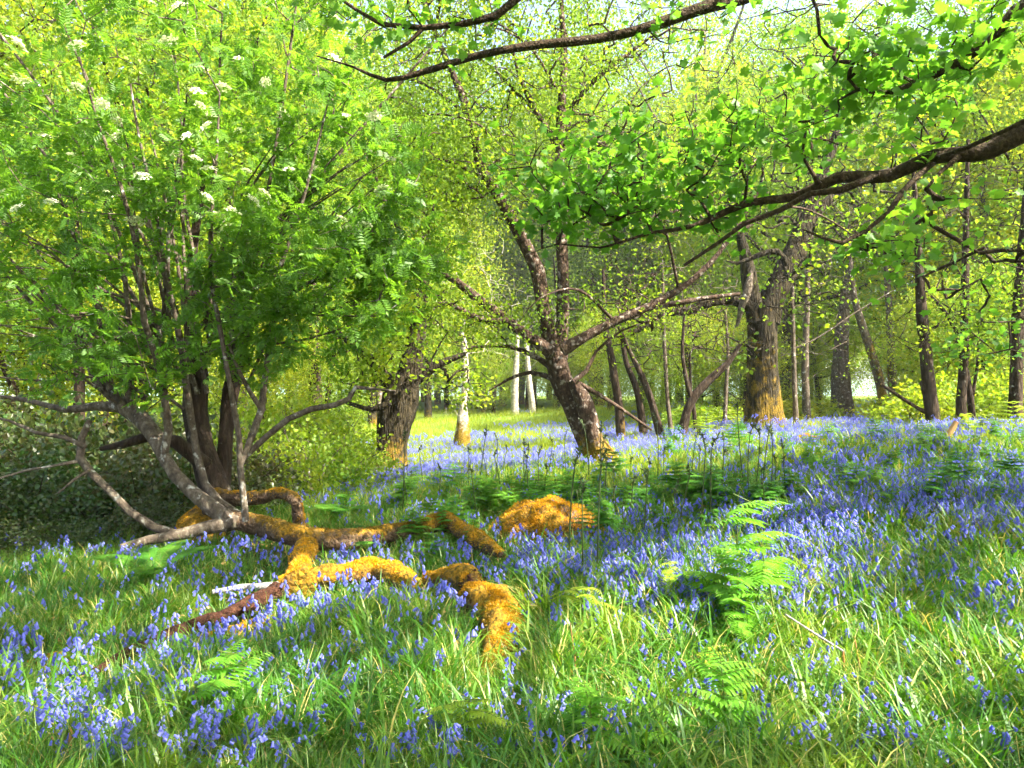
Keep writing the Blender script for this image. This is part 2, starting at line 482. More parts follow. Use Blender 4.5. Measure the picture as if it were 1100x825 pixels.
# ------------------------------------------------------------------ ground and hill
def build_ground():
    a = np.linspace(-1, 1, 221)
    xs = np.sign(a) * (18 * np.abs(a) + 700 * np.abs(a) ** 7)
    b = np.linspace(0, 1, 261)
    ys = -8 + 38 * b + 900 * b ** 9
    X, Y = np.meshgrid(xs, ys)
    Z = gz(X.ravel(), Y.ravel())
    v = np.stack([X.ravel(), Y.ravel(), Z], 1)
    nx, ny = len(xs), len(ys)
    i = np.arange(ny - 1)[:, None] * nx + np.arange(nx - 1)[None, :]
    f = np.stack([i, i + 1, i + nx + 1, i + nx], -1).reshape(-1, 4)
    mb = MB()
    mb.add(v, f)
    o = link('ground', mb.mesh('ground', ground_material()))
    o['kind'] = 'structure'
    # far hill beyond the wood
    m, nt, out = new_mat('far_hill')
    pb = nt.nodes.new('ShaderNodeBsdfPrincipled'); pb.inputs['Roughness'].default_value = 1
    nz = nt.nodes.new('ShaderNodeTexNoise'); nz.inputs['Scale'].default_value = .05; nz.inputs['Detail'].default_value = 6
    g = nt.nodes.new('ShaderNodeNewGeometry'); nt.links.new(g.outputs['Position'], nz.inputs['Vector'])
    r = ramp(nt, [(.35, (.06, .13, .09)), (.65, (.15, .24, .14))], nz.outputs['Fac'])
    nt.links.new(r.outputs[0], pb.inputs['Base Color']); nt.links.new(pb.outputs[0], out.inputs['Surface'])
    xs = np.linspace(-700, 800, 90)
    ys = np.linspace(430, 760, 24)
    X, Y = np.meshgrid(xs, ys)
    prof = np.sin(np.clip((Y - 430) / 330, 0, 1) * pi)
    Z = -3 + prof * (16 + 7 * np.sin(X * .011 + .8) + 4 * np.sin(X * .031) + 1.5 * vnoise(X, Y, .03, 3))
    v = np.stack([X.ravel(), Y.ravel(), Z.ravel()], 1)
    i = np.arange(23)[:, None] * 90 + np.arange(89)[None, :]
    mb = MB()
    mb.add(v, np.stack([i, i + 1, i + 91, i + 90], -1).reshape(-1, 4))
    o = link('hill', mb.mesh('hill', m))
    o['kind'] = 'structure'


build_ground()


# ------------------------------------------------------------------ trees
class Tree:
    def __init__(self):
        self.limbs = []                         # (pts, rad)
        self.nodes, self.par, self.tw = [], [], []
        self.lp, self.ld = [], []

    def limb(self, pts, rad, step=.25):
        p, r = resample(pts, rad, step)
        self.limbs.append((p, r))
        k = len(self.nodes)
        for i in range(len(p)):
            self.nodes.append(p[i])
            self.par.append(-1)
        return p, r

    def pxlimb(self, c, d=None, sc=1.0, step=.2):
        """c: list of (px, py, width px[, depth]); widths and depths fill in linearly"""
        pts, rad = [], []
        for q in c:
            dd = q[3] if len(q) > 3 else d
            pts.append(P(q[0], q[1], dd))
            rad.append(q[2] * dd / FPX / 2 * sc)
        return self.limb(pts, rad, step)

    def colonize(self, targets, step=.22, jit=.22, zpen=.5, nleaf=6, spread=.12, droop=.0, curl=.15, tail=.75):
        """grow twigs from the skeleton to each target; leaves along the outer part"""
        T = np.asarray(targets, float)
        cap = len(self.nodes) + len(T) * 14
        N = np.zeros((cap, 3))
        n = len(self.nodes)
        N[:n] = self.nodes
        par = list(self.par)
        d0 = np.empty(len(T))
        for s in range(0, len(T), 500):
            d0[s:s + 500] = np.sqrt(((T[s:s + 500, None] - N[None, :n]) ** 2).sum(-1)).min(1)
        for i in np.argsort(d0):
            t = T[i]
            dv = t - N[:n]
            m = np.sqrt((dv ** 2).sum(-1)) + zpen * np.maximum(0, -dv[:, 2])
            k = int(np.argmin(m))
            L = np.linalg.norm(t - N[k])
            ns = int(min(12, max(2, round(L / step))))
            s = np.linspace(0, 1, ns + 1)[1:, None]
            off = rng.normal(0, 1, 3) * L * curl
            path = N[k] + (t - N[k]) * s + off * (s * (1 - s)) + rng.normal(0, jit * step * .35, (ns, 3)) * (s < 1)
            path[:, 2] += (-droop) * L * (s[:, 0] ** 2)
            prev = k
            idx = [k]
            for q in path:
                N[n] = q
                par.append(prev)
                prev = n
                idx.append(n)
                n += 1
            self.tw.append(idx)
            # leaf positions
            if nleaf:
                full = np.vstack([N[k], path])
                u = (1 - tail * rng.random(nleaf)) * ns
                a = np.clip(u.astype(int), 0, ns - 1)
                fr = (u - a)[:, None]
                lp = full[a] * (1 - fr) + full[a + 1] * fr + rng.normal(0, spread, (nleaf, 3))
                self.lp.append(lp)
                self.ld.append(unit(full[a + 1] - full[a]) * .5 + rng.normal(0, .6, (nleaf, 3)))
        self.N, self.par, self.n = N[:n], par, n

    def twig_mesh(self, mb, r0=.004, exp=.5, sides=4, rmax=.05, minlen=0, moss=None):
        cnt = np.zeros(self.n)
        for idx in self.tw:
            cnt[idx[-1]] += 1
        for i in range(self.n - 1, -1, -1):
            if self.par[i] >= 0:
                cnt[self.par[i]] += cnt[i]
        for idx in self.tw:
            r = np.minimum(rmax, r0 * np.maximum(cnt[idx], .5) ** exp)
            r[0] = min(r[0], r[1] * 1.15)
            r[-1] *= .5
            tube(mb, self.N[idx], r, sides if r[0] < r0 * 3 else sides + 2, cap=False)

    def leaf_arrays(self, cull=True):
        p = np.vstack(self.lp)
        d = np.vstack(self.ld)
        if cull:
            k = gap_keep(p)
            p, d = p[k], d[k]
        return p, d


def ell(n, c, r, shell=.0, zmin=None):
    """random points in an ellipsoid"""
    v = unit(rng.normal(0, 1, (n, 3)))
    q = (shell + (1 - shell) * rng.random(n)) ** (1 / 2.2)
    p = np.asarray(c) + v * q[:, None] * np.asarray(r)
    if zmin is not None:
        p = p[p[:, 2] > zmin]
    return p


def pell(n, px, py, d, rx, ry, rd, shell=0.):
    c = P(px, py, d)
    return ell(n, c, (rx * d / FPX, rd, ry * d / FPX), shell)


def norms(n, up=1.0, spread=.7):
    v = rng.normal(0, spread, (n, 3))
    v[:, 2] += up
    return unit(v)


def low_moss(base, h, amt=.55, side=None):
    def f(v):
        k = np.clip(1 - (v[:, 2] - base[2]) / h, -.4, 1) * amt
        return k
    return f


STRAND = [(0, 0, 0), (.16, .4, 0), (0, 1, 0), (-.16, .4, 0)]


def finish_tree(name, label, cat, T, base, bark, leafm, lsize, tmpl, faces, r0=.004, exp=.5, sides=4, bump=.07, trunk_sides=14, group=None,
                moss_h=1.0, moss_amt=.5, cull=True, ntrunk=1, lup=.8, lspread=.7, hang=0., rmax=.05, twigs=True, limb_names=None, seed=0):
    """the Empty at the base; trunk(s), limbs, twigs and crown are its parts"""
    base = np.asarray(base, float)
    root = thing(name, label, cat, base, group)
    mo = low_moss(base, moss_h, moss_amt)
    for i, (p, r) in enumerate(T.limbs):
        mb = MB()
        rmean = r.max()
        tube(mb, p, r, trunk_sides if rmean > .1 else 9 if rmean > .04 else 6, bump=bump if rmean > .02 else .03, moss=mo, seed=i * 1.7 + seed)
        nm = 'trunk' if i < ntrunk else 'limb'
        link(nm, mb.mesh(nm, bark, base), root)
    if T.tw and twigs:
        mb = MB()
        T.twig_mesh(mb, r0, exp, sides, rmax)
        o = link('twigs', mb.mesh('twigs', bark, base), root)
        o['kind'] = 'stuff'
    if T.lp:
        p, d = T.leaf_arrays(cull)
        d[:, 2] -= hang
        mb = MB()
        leaves(mb, p, d, norms(len(p), lup, lspread), (lsize(p) if callable(lsize) else lsize) * rng.uniform(.65, 1.25, len(p)), tmpl, faces)
        link('crown', mb.mesh('crown', leafm, base, smooth=False), root)
    return root


def base_at(px, d):
    p = P(px, 425, d)
    return np.array([p[0], p[1], g1(p[0], p[1])])


# ---- the leaning birch in the middle
def central_birch():
    d = 12.2
    T = Tree()
    px0 = T.pxlimb
    T.pxlimb = lambda c, dd: px0(c, dd, .84)
    b = base_at(650, d)
    T.limb([b + (0.05, 0, -.25), b + (.0, 0, .05), P(634, 474, d), P(618, 440, d), P(605, 412, d), P(598, 388, d), P(596, 372, d)],
           [.42, .26, .205, .18, .175, .18, .155], .12)
    T.pxlimb([(597, 382, 26), (588, 352, 20), (583, 325, 19), (577, 290, 18), (560, 255, 16), (538, 215, 14), (517, 180, 13), (508, 140, 11), (497, 105, 10), (478, 60, 7), (462, 20, 5), (450, -40, 3)], d)
    T.pxlimb([(600, 384, 24), (604, 345, 16), (605, 300, 15), (603, 250, 14), (604, 215, 15), (601, 170, 12), (603, 120, 11), (606, 60, 9), (603, 10, 7), (600, -60, 4)], d)
    T.pxlimb([(604, 376, 18), (625, 364, 13), (660, 345, 12), (700, 328, 10), (742, 302, 8), (772, 272, 6), (795, 238, 6), (815, 205, 4)], d - .6)
    T.pxlimb([(690, 332, 8), (725, 326, 7), (760, 320, 6), (795, 316, 5)], d - .6)
    T.pxlimb([(592, 378, 18), (566, 360, 14), (542, 342, 13), (515, 322, 12), (490, 302, 10), (465, 287, 8), (442, 268, 7), (425, 240, 5), (408, 200, 4), (390, 160, 3)], d - .3)
    T.pxlimb([(545, 345, 9), (522, 345, 7), (500, 335, 6), (470, 318, 4), (450, 295, 3)], d - .5)
    T.pxlimb([(597, 398, 9), (575, 383, 7), (545, 372, 5), (505, 373, 3)], d + .2)
    T.pxlimb([(597, 408, 8), (570, 400, 5), (545, 408, 4), (525, 420, 2)], d + .2)
    T.pxlimb([(604, 150, 9), (618, 110, 8), (640, 85, 7), (672, 60, 5), (705, 35, 3)], d + .4)
    T.pxlimb([(602, 160, 9), (585, 135, 8), (568, 105, 7), (556, 75, 5), (545, 30, 3)], d + .5)
    T.pxlimb([(642, 482, 22), (634, 455, 22), (624, 425, 21), (615, 408, 13)], d - .28)          # broken second stem, grown into the trunk
    T.pxlimb([(616, 410, 8), (630, 398, 6), (640, 378, 4), (668, 355, 3), (700, 345, 2)], d - .4)
    T.pxlimb([(622, 412, 7), (650, 428, 5), (680, 448, 4), (700, 462, 3)], d - .3)
    for k in range(26):                         # finer arching boughs
        i = rng.integers(8, len(T.nodes))
        q = np.array(T.nodes[i])
        if q[2] < 2.6:
            continue
        a2 = rng.random() * 2 * pi
        Lb = rng.uniform(1.0, 2.3)
        e = q + np.array([math.cos(a2) * Lb, math.sin(a2) * Lb, rng.uniform(-.1, .8) * Lb])
        T.limb([q, q * .5 + e * .5 + (0, 0, .22 * Lb), e, e + (e - q) * .25 + (0, 0, -.3 * Lb)], [.028, .020, .011, .004], .18)
    C = np.vstack([pell(520, 520, 90, d, 150, 170, 2.4), pell(420, 640, 60, d, 150, 160, 2.4), pell(240, 700, 190, d, 110, 90, 2.),
                   pell(250, 450, 200, d, 85, 90, 1.8), pell(90, 520, 340, d, 90, 40, 1.4), pell(120, 680, 330, d, 90, 40, 1.2)])
    T.colonize(C, nleaf=40, spread=.19, step=.3, droop=.12, curl=.25)
    finish_tree('birch_tree', 'leaning birch with flaking brown and white bark in the middle of the glade', 'tree', T, b, M['birch_bark'], M['birch_leaf'],
                .062, KITE, KITE_F, r0=.005, exp=.44, bump=.09, trunk_sides=22, moss_h=.7, moss_amt=.8, hang=.5, lup=.3, lspread=.9, seed=3)


# ---- old oak on the rise
def old_oak():
    d = 20
    T = Tree()
    b = base_at(821, d)
    T.limb([b + (0, 0, -.4), b + (0, 0, .05), P(820, 425, d), P(819, 395, d), P(819, 360, d), P(818, 330, d)], [.8, .54, .43, .40, .38, .40], .2)
    T.pxlimb([(822, 345, 30), (832, 315, 27), (846, 288, 26), (858, 262, 22), (864, 238, 18), (880, 195, 12), (900, 140, 9), (910, 80, 5)], d)
    T.pxlimb([(812, 345, 20), (808, 318, 18), (804, 295, 16), (800, 272, 12), (792, 240, 8), (780, 200, 5)], d - .1)
    T.pxlimb([(808, 332, 14), (790, 322, 12), (765, 324, 11), (738, 334, 10), (712, 336, 9), (690, 350, 11), (676, 358, 7)], d - .5)
    T.pxlimb([(862, 250, 12), (890, 215, 9), (930, 190, 6), (970, 180, 4)], d)
    T.pxlimb([(845, 285, 8), (835, 270, 7), (815, 274, 6), (792, 283, 4), (780, 280, 2)], d - .8)
    C = np.vstack([pell(330, 870, 110, d, 130, 110, 3.5), pell(200, 780, 170, d, 90, 80, 3), pell(160, 960, 220, d, 80, 70, 3), pell(110, 870, 310, d - 1.5, 70, 40, .8), pell(90, 850, 215, d - 1.2, 80, 40, 1.2), pell(70, 880, 268, d - 1.8, 46, 46, .7),
                   pell(40, 790, 375, d - 1, 50, 24, .8)])
    T.colonize(C, nleaf=44, spread=.3, step=.5, curl=.25)
    finish_tree('oak_tree', 'massive old oak with forked trunk and golden moss at its foot', 'tree', T, b, M['oak_bark'], M['oak_leaf'], .13, OVAL, OVAL_F,
                r0=.007, exp=.45, bump=.07, trunk_sides=26, moss_h=4.2, moss_amt=.46, seed=5)
    r = thing('broken_branch', 'pale split dead branch hanging from the fork of the old oak', 'dead branch', P(806, 296, d - .9))
    mb = MB()
    p, q = resample([P(808, 288, d - .8), P(804, 308, d - 1), P(797, 330, d - 1), P(791, 352, d - .9)], [.05, .11, .09, .03], .1)
    tube(mb, p, q, 8, bump=.2)
    link('wood', mb.mesh('wood', M['rowan_bark'], P(806, 296, d - .9)), r)


# ---- squat mossy oak left of the glade
def squat_oak():
    d = 17
    T = Tree()
    b = base_at(421, d)
    T.limb([b + (-.12, 0, -.3), b + (-.05, 0, .03), P(421, 482, d), P(424, 455, d), P(429, 430, d), P(434, 405, d)], [.62, .46, .34, .36, .4, .36], .12)
    T.pxlimb([(436, 415, 26), (444, 380, 22), (450, 340, 18), (455, 290, 12), (462, 240, 7)], d)
    T.pxlimb([(424, 420, 20), (405, 395, 13), (380, 370, 9), (350, 350, 5)], d)
    T.pxlimb([(440, 412, 16), (470, 392, 9), (500, 380, 5)], d)
    T.pxlimb([(419, 432, 8), (400, 440, 6), (372, 432, 4)], d - .5)
    C = np.vstack([pell(230, 440, 330, d, 100, 80, 2.5), pell(70, 430, 400, d - .6, 70, 26, 1.2), pell(60, 505, 415, d + .6, 40, 22, .8)])
    T.colonize(C, nleaf=22, spread=.22, step=.4, curl=.3)
    finish_tree('oak_tree', 'squat thick oak trunk with orange moss round its base beside the meadow', 'tree', T, b, M['oak_bark'], M['oak_leaf'], .11, OVAL, OVAL_F,
                r0=.006, exp=.45, bump=.10, trunk_sides=22, moss_h=1.1, moss_amt=.75, seed=9)


# ---- the half fallen rowan at the left, with its mossy trunk lying on the ground
def rowan():
    T = Tree()
    b = P(345, 582, 7.0)
    b[2] = g1(b[0], b[1])
    L = lambda *c: T.pxlimb(c, 7.2)
    fall = T.limb([LG(462, 566, 18), LG(432, 570, 20), LG(400, 576, 22), LG(370, 581, 22), LG(340, 579, 24), LG(310, 573, 30), P(285, 566, 7.3), P(262, 561, 7.4), P(240, 556, 7.5)],
                  [.06, .075, .085, .10, .105, .10, .10, .095, .09], .07)
    L((258, 560, 17, 7.4), (225, 566, 14, 7.3), (195, 574, 12, 7.2), (160, 580, 10, 7.1), (130, 588, 7, 7.0))
    L((190, 574, 10, 7.2), (165, 566, 9, 7.2), (140, 550, 9, 7.2), (118, 527, 8, 7.2), (98, 508, 9, 7.3), (86, 492, 9, 7.3), (88, 470, 8, 7.4), (96, 452, 6, 7.5))
    L((252, 562, 17, 7.4), (232, 548, 16, 7.4), (208, 530, 15, 7.5), (188, 510, 14, 7.6), (176, 490, 14, 7.7), (166, 468, 18, 7.8), (150, 448, 17, 8), (128, 437, 13, 8.1), (104, 436, 9, 8.1), (70, 440, 7, 8.2), (30, 430, 5, 8.3), (-10, 425, 3, 8.3))
    L((258, 556, 12, 7.5), (235, 540, 11, 7.6), (220, 520, 9, 7.7), (212, 490, 8, 7.8), (206, 455, 8, 7.8), (201, 420, 8, 7.7), (196, 380, 7, 7.6), (186, 330, 6, 7.4), (176, 280, 5, 7.2), (166, 220, 4, 7), (150, 150, 3, 6.9), (140, 90, 2, 6.8))
    L((176, 490, 9, 7.7), (181, 460, 9, 7.6), (176, 420, 8, 7.5), (168, 385, 7, 7.4), (155, 345, 7, 7.2), (152, 310, 6, 7.1), (145, 260, 5, 7), (130, 200, 4, 6.9), (105, 130, 3, 6.8), (85, 60, 2, 6.7))
    L((264, 560, 8, 7.2), (261, 530, 7, 7.2), (258, 500, 7, 7.2), (257, 470, 6, 7.2), (250, 430, 6, 7.1), (243, 390, 5, 7), (236, 350, 5, 7), (228, 310, 4, 6.9), (226, 250, 4, 6.8), (232, 180, 3, 6.7), (236, 100, 2, 6.6))
    L((258, 500, 6, 7.2), (270, 470, 8, 7.3), (281, 440, 8, 7.4), (284, 410, 6, 7.4), (290, 370, 6, 7.4), (296, 330, 5, 7.3), (300, 290, 5, 7.2), (318, 240, 4, 7.1), (335, 180, 3, 7), (350, 120, 2, 7))
    L((262, 492, 6, 7.3), (285, 470, 7, 7.3), (310, 450, 7, 7.2), (335, 439, 7, 7.2), (360, 435, 6, 7.1), (375, 428, 6, 7.1), (382, 416, 5, 7.1), (405, 418, 3, 7), (425, 420, 2, 7))
    L((281, 440, 6, 7.4), (268, 420, 5, 7.3), (255, 395, 4, 7.2), (246, 370, 3, 7.1))
    # thick dark stems behind
    dark0 = len(T.limbs)
    L((236, 548, 34, 8.2), (228, 515, 30, 8.3), (216, 480, 27, 8.4), (210, 440, 25, 8.5), (211, 405, 24, 8.5), (208, 370, 19, 8.5), (204, 330, 14, 8.5), (206, 280, 10, 8.4), (214, 220, 8, 8.4), (222, 140, 5, 8.3))
    L((238, 520, 18, 8.4), (242, 480, 16, 8.5), (245, 440, 16, 8.6), (252, 400, 17, 8.6), (258, 370, 15, 8.6), (268, 350, 11, 8.6), (285, 330, 8, 8.5), (330, 305, 5, 8.4), (370, 290, 3, 8.3))
    L((252, 400, 11, 8.6), (250, 365, 10, 8.6), (258, 330, 8, 8.6), (262, 280, 7, 8.5), (270, 200, 5, 8.4))
    L((222, 500, 16, 8.2), (190, 475, 15, 8.1), (160, 468, 12, 8.1), (130, 478, 9, 8.1), (108, 482, 5, 8.1))
    L((150, 450, 15, 8.0), (122, 425, 14, 8.1), (104, 408, 11, 8.2), (94, 385, 8, 8.2), (80, 360, 6, 8.2), (60, 330, 5, 8.1), (35, 300, 3, 8))
    L((120, 425, 9, 8.1), (116, 400, 8, 8.1), (112, 370, 6, 8.0), (104, 330, 5, 8.0), (85, 270, 4, 7.8), (60, 200, 3, 7.6))
    L((150, 452, 7, 8.0), (140, 430, 8, 8.0), (138, 400, 7, 8.0), (140, 360, 6, 7.9), (134, 300, 5, 7.8), (120, 240, 4, 7.6), (95, 170, 3, 7.4))
    L((92, 480, 5, 7.3), (70, 470, 5, 7.3), (40, 465, 4, 7.3), (10, 452, 3, 7.4), (-20, 445, 2, 7.4))
    L((86, 495, 5, 7.3), (60, 500, 3, 7.2), (30, 505, 3, 7.2), (-5, 515, 2, 7.1))
    L((96, 505, 4, 7.2), (80, 515, 3, 7.1), (62, 530, 2, 7.1))
    # fan of slender stems
    for k in range(17):
        x0 = rng.uniform(170, 268)
        a = (x0 - 218) / 50
        tx = 200 + a * 150 + rng.normal(0, 85)
        ty = rng.uniform(-90, 170)
        y0 = rng.uniform(330, 430)
        dd = rng.uniform(6.6, 8.6)
        mx, my = x0 * .62 + tx * .38 + rng.normal(0, 10), y0 * .55 + ty * .45
        T.pxlimb([(x0, y0, 5, 8), (mx + rng.normal(0, 8), my, 3.6, .5 * dd + 4), (tx * .7 + mx * .3, ty * .7 + my * .3, 2.6, .7 * dd + 2.4), (tx, ty, 1.6, dd)], None)
    for k in range(26):                        # bare side branches reaching left
        x0, y0 = rng.uniform(110, 200), rng.uniform(330, 440)
        tx, ty = rng.uniform(-40, 60), rng.uniform(230, 400)
        T.pxlimb([(x0, y0, 3.6, 8), ((x0 + tx) / 2, (y0 + ty) / 2 + rng.normal(0, 14), 2.4, 7.7), (tx, ty, 1.2, 7.5)], None)
    for k in range(22):                        # and rising to the right
        x0, y0 = rng.uniform(205, 290), rng.uniform(300, 420)
        tx, ty = rng.uniform(280, 440), rng.uniform(120, 360)
        T.pxlimb([(x0, y0, 3.6, 8), (x0 * .55 + tx * .45, y0 * .4 + ty * .6 + rng.normal(0, 12), 2.4, 7.6), (tx, ty, 1.2, 7.3)], None)
    d = 7.3
    C = np.vstack([pell(460, 190, 90, d, 190, 150, 1.6), pell(300, 90, 170, d, 130, 150, 1.5), pell(260, 310, 190, d, 100, 130, 1.4),
                   pell(170, 370, 290, d, 75, 75, 1.2), pell(70, 400, 335, d, 50, 40, .9), pell(80, 60, 320, d, 110, 60, 1.2), pell(60, 110, 380, d - .3, 110, 50, .8),
                   pell(300, 180, -60, d, 240, 80, 1.8), pell(60, 280, 300, d - .4, 80, 50, .5), pell(60, 330, 350, d + .3, 90, 50, .9), pell(70, 130, 320, d, 150, 60, 1.2), pell(40, 250, 370, d + .6, 120, 40, .8), pell(60, 420, 250, d + .3, 50, 90, .9)])
    C = np.vstack([C, pell(90, 400, 190, d + .3, 70, 130, 1.2), pell(50, 450, 300, d + .6, 50, 60, 1), pell(60, 330, 360, d + .3, 100, 50, .8)])
    for _ in range(95):                        # open holes between the sprays
        c = C[rng.integers(len(C))]
        C = C[np.linalg.norm(C - c, axis=1) > rng.uniform(.2, .5)]
    qx, qy, _ = to_px(C)
    C = C[~((qx < 170) & (qy < 190) & (rng.random(len(C)) < .55))]
    T.colonize(C, nleaf=7, spread=.08, step=.18, curl=.2)
    mossed = lambda v: np.clip((v[:, 2] - gz(v[:, 0], v[:, 1])) * -2.0 + 1.0, 0, .2) * 0
    root = thing('rowan_tree', 'half fallen rowan with white blossom, its mossy trunk lying among the bluebells', 'tree', b)
    for i, (p, r) in enumerate(T.limbs):
        mb = MB()
        big = r.max() > .06
        if i == 0:
            nrm_m = lambda v, p=p: np.clip((v[:, 2] - np.interp(-v[:, 0], -p[:, 0], p[:, 2])) / .1, -1, 1) * .35 + .18 + np.clip((v[:, 0] + 2.2) * .25, -.3, .05)
            tube(mb, p, r, 22, bump=.13, moss=nrm_m, seed=1)
            link('trunk', mb.mesh('trunk', M['moss_log'], b), root)
            CLEAR.extend((q[0], q[1], w + .05) for q, w in zip(p, r))
            fuzz_child(root, p, r, b, 1900, M['moss_olive_shaded'], lambda q: q[:, 0] > -2.5)
            continue
        tube(mb, p, r, 14 if big else 7, bump=.10 if big else .05, moss=None, seed=i)
        nm = 'trunk' if big and i < dark0 + 2 and i >= dark0 else 'limb'
        link(nm, mb.mesh(nm, M['dark_bark'] if i >= dark0 and i < dark0 + 4 else M['rowan_bark'], b), root)
    mb = MB()
    T.twig_mesh(mb, .0026, .45, 4, .02)
    o = link('twigs', mb.mesh('twigs', M['rowan_bark'], b), root)
    o['kind'] = 'stuff'
    p, dd = T.leaf_arrays(True)
    mb = MB()
    dd[:, 2] -= .15
    leaves(mb, p, dd, norms(len(p), .9, .55), .145 * rng.uniform(.6, 1.2, len(p)), ROW, ROW_F)
    link('crown', mb.mesh('crown', M['rowan_leaf'], b, smooth=False), root)
    # flat heads of white blossom
    protos = []
    for k in range(4):
        mb = MB()
        n = 90
        a, q = rng.random(n) * 2 * pi, np.sqrt(rng.random(n)) * .062
        pos = np.stack([q * np.cos(a), q * np.sin(a), .02 - 6 * q ** 2 + rng.normal(0, .004, n)], 1)
        leaves(mb, pos, rng.normal(0, 1, (n, 3)) * (1, 1, .2), norms(n, 1, .4), rng.uniform(.016, .026, n), OVAL, OVAL_F)
        protos.append(mb.mesh('blossom', M['blossom'], smooth=False))
    tips = np.array([T.N[i[-1]] for i in T.tw])
    px, py, _ = to_px(tips)
    ok = np.where((px > 0) & (px < 430) & (py > -10) & (py < 260))[0]
    ok = ok[np.argsort(tips[ok, 1] + rng.uniform(0, 1.2, len(ok)))][:170]
    for i in rng.choice(ok, 64, replace=False):
        o = link('blossom', protos[rng.integers(4)], root, tips[i] - b + np.array([.02, -.10, .07]))
        o.rotation_euler = (rng.normal(0, .4), rng.normal(0, .4), rng.random() * 6)
        s = rng.uniform(.7, 1.25)
        o.scale = (s, s, s)


def fuzz_child(root, p, r, base, n, mat, ok=None, up=True, size=.022, name='moss'):
    """tufts of moss standing on the upper side of a log"""
    n = int(n * 2.2)
    i = rng.integers(0, len(p) - 1, n)
    u = rng.random(n)[:, None]
    c = p[i] * (1 - u) + p[i + 1] * u
    rr = (r[i] * (1 - u[:, 0]) + r[i + 1] * u[:, 0])
    t = unit(p[i + 1] - p[i])
    a = unit(np.cross(t, np.array([0, 0, 1.])))
    z = np.cross(a, t)
    ang = rng.normal(0, .85, n)
    nr = a * np.sin(ang)[:, None] + z * np.cos(ang)[:, None]
    pos = c + nr * (rr * 1.0)[:, None]
    k = np.ones(n, bool) if ok is None else ok(pos)
    k &= vnoise(pos[:, 0] + pos[:, 2], pos[:, 1] - pos[:, 2], 7, 3) > -.12 + rng.normal(0, .12, n)
    pos = pos + nr * (.012 * vnoise(pos[:, 0] - pos[:, 2], pos[:, 1] + pos[:, 2], 14, 8))[:, None]
    pos, nr = pos[k], nr[k]
    m = len(pos)
    mb = MB()
    leaves(mb, pos - nr * .004, nr + rng.normal(0, .55, (m, 3)), rng.normal(0, 1, (m, 3)), size * .8 * rng.uniform(.5, 1.4, m), STRAND, KITE_F)
    o = link(name, mb.mesh(name, mat, base, smooth=False), root)
    return o


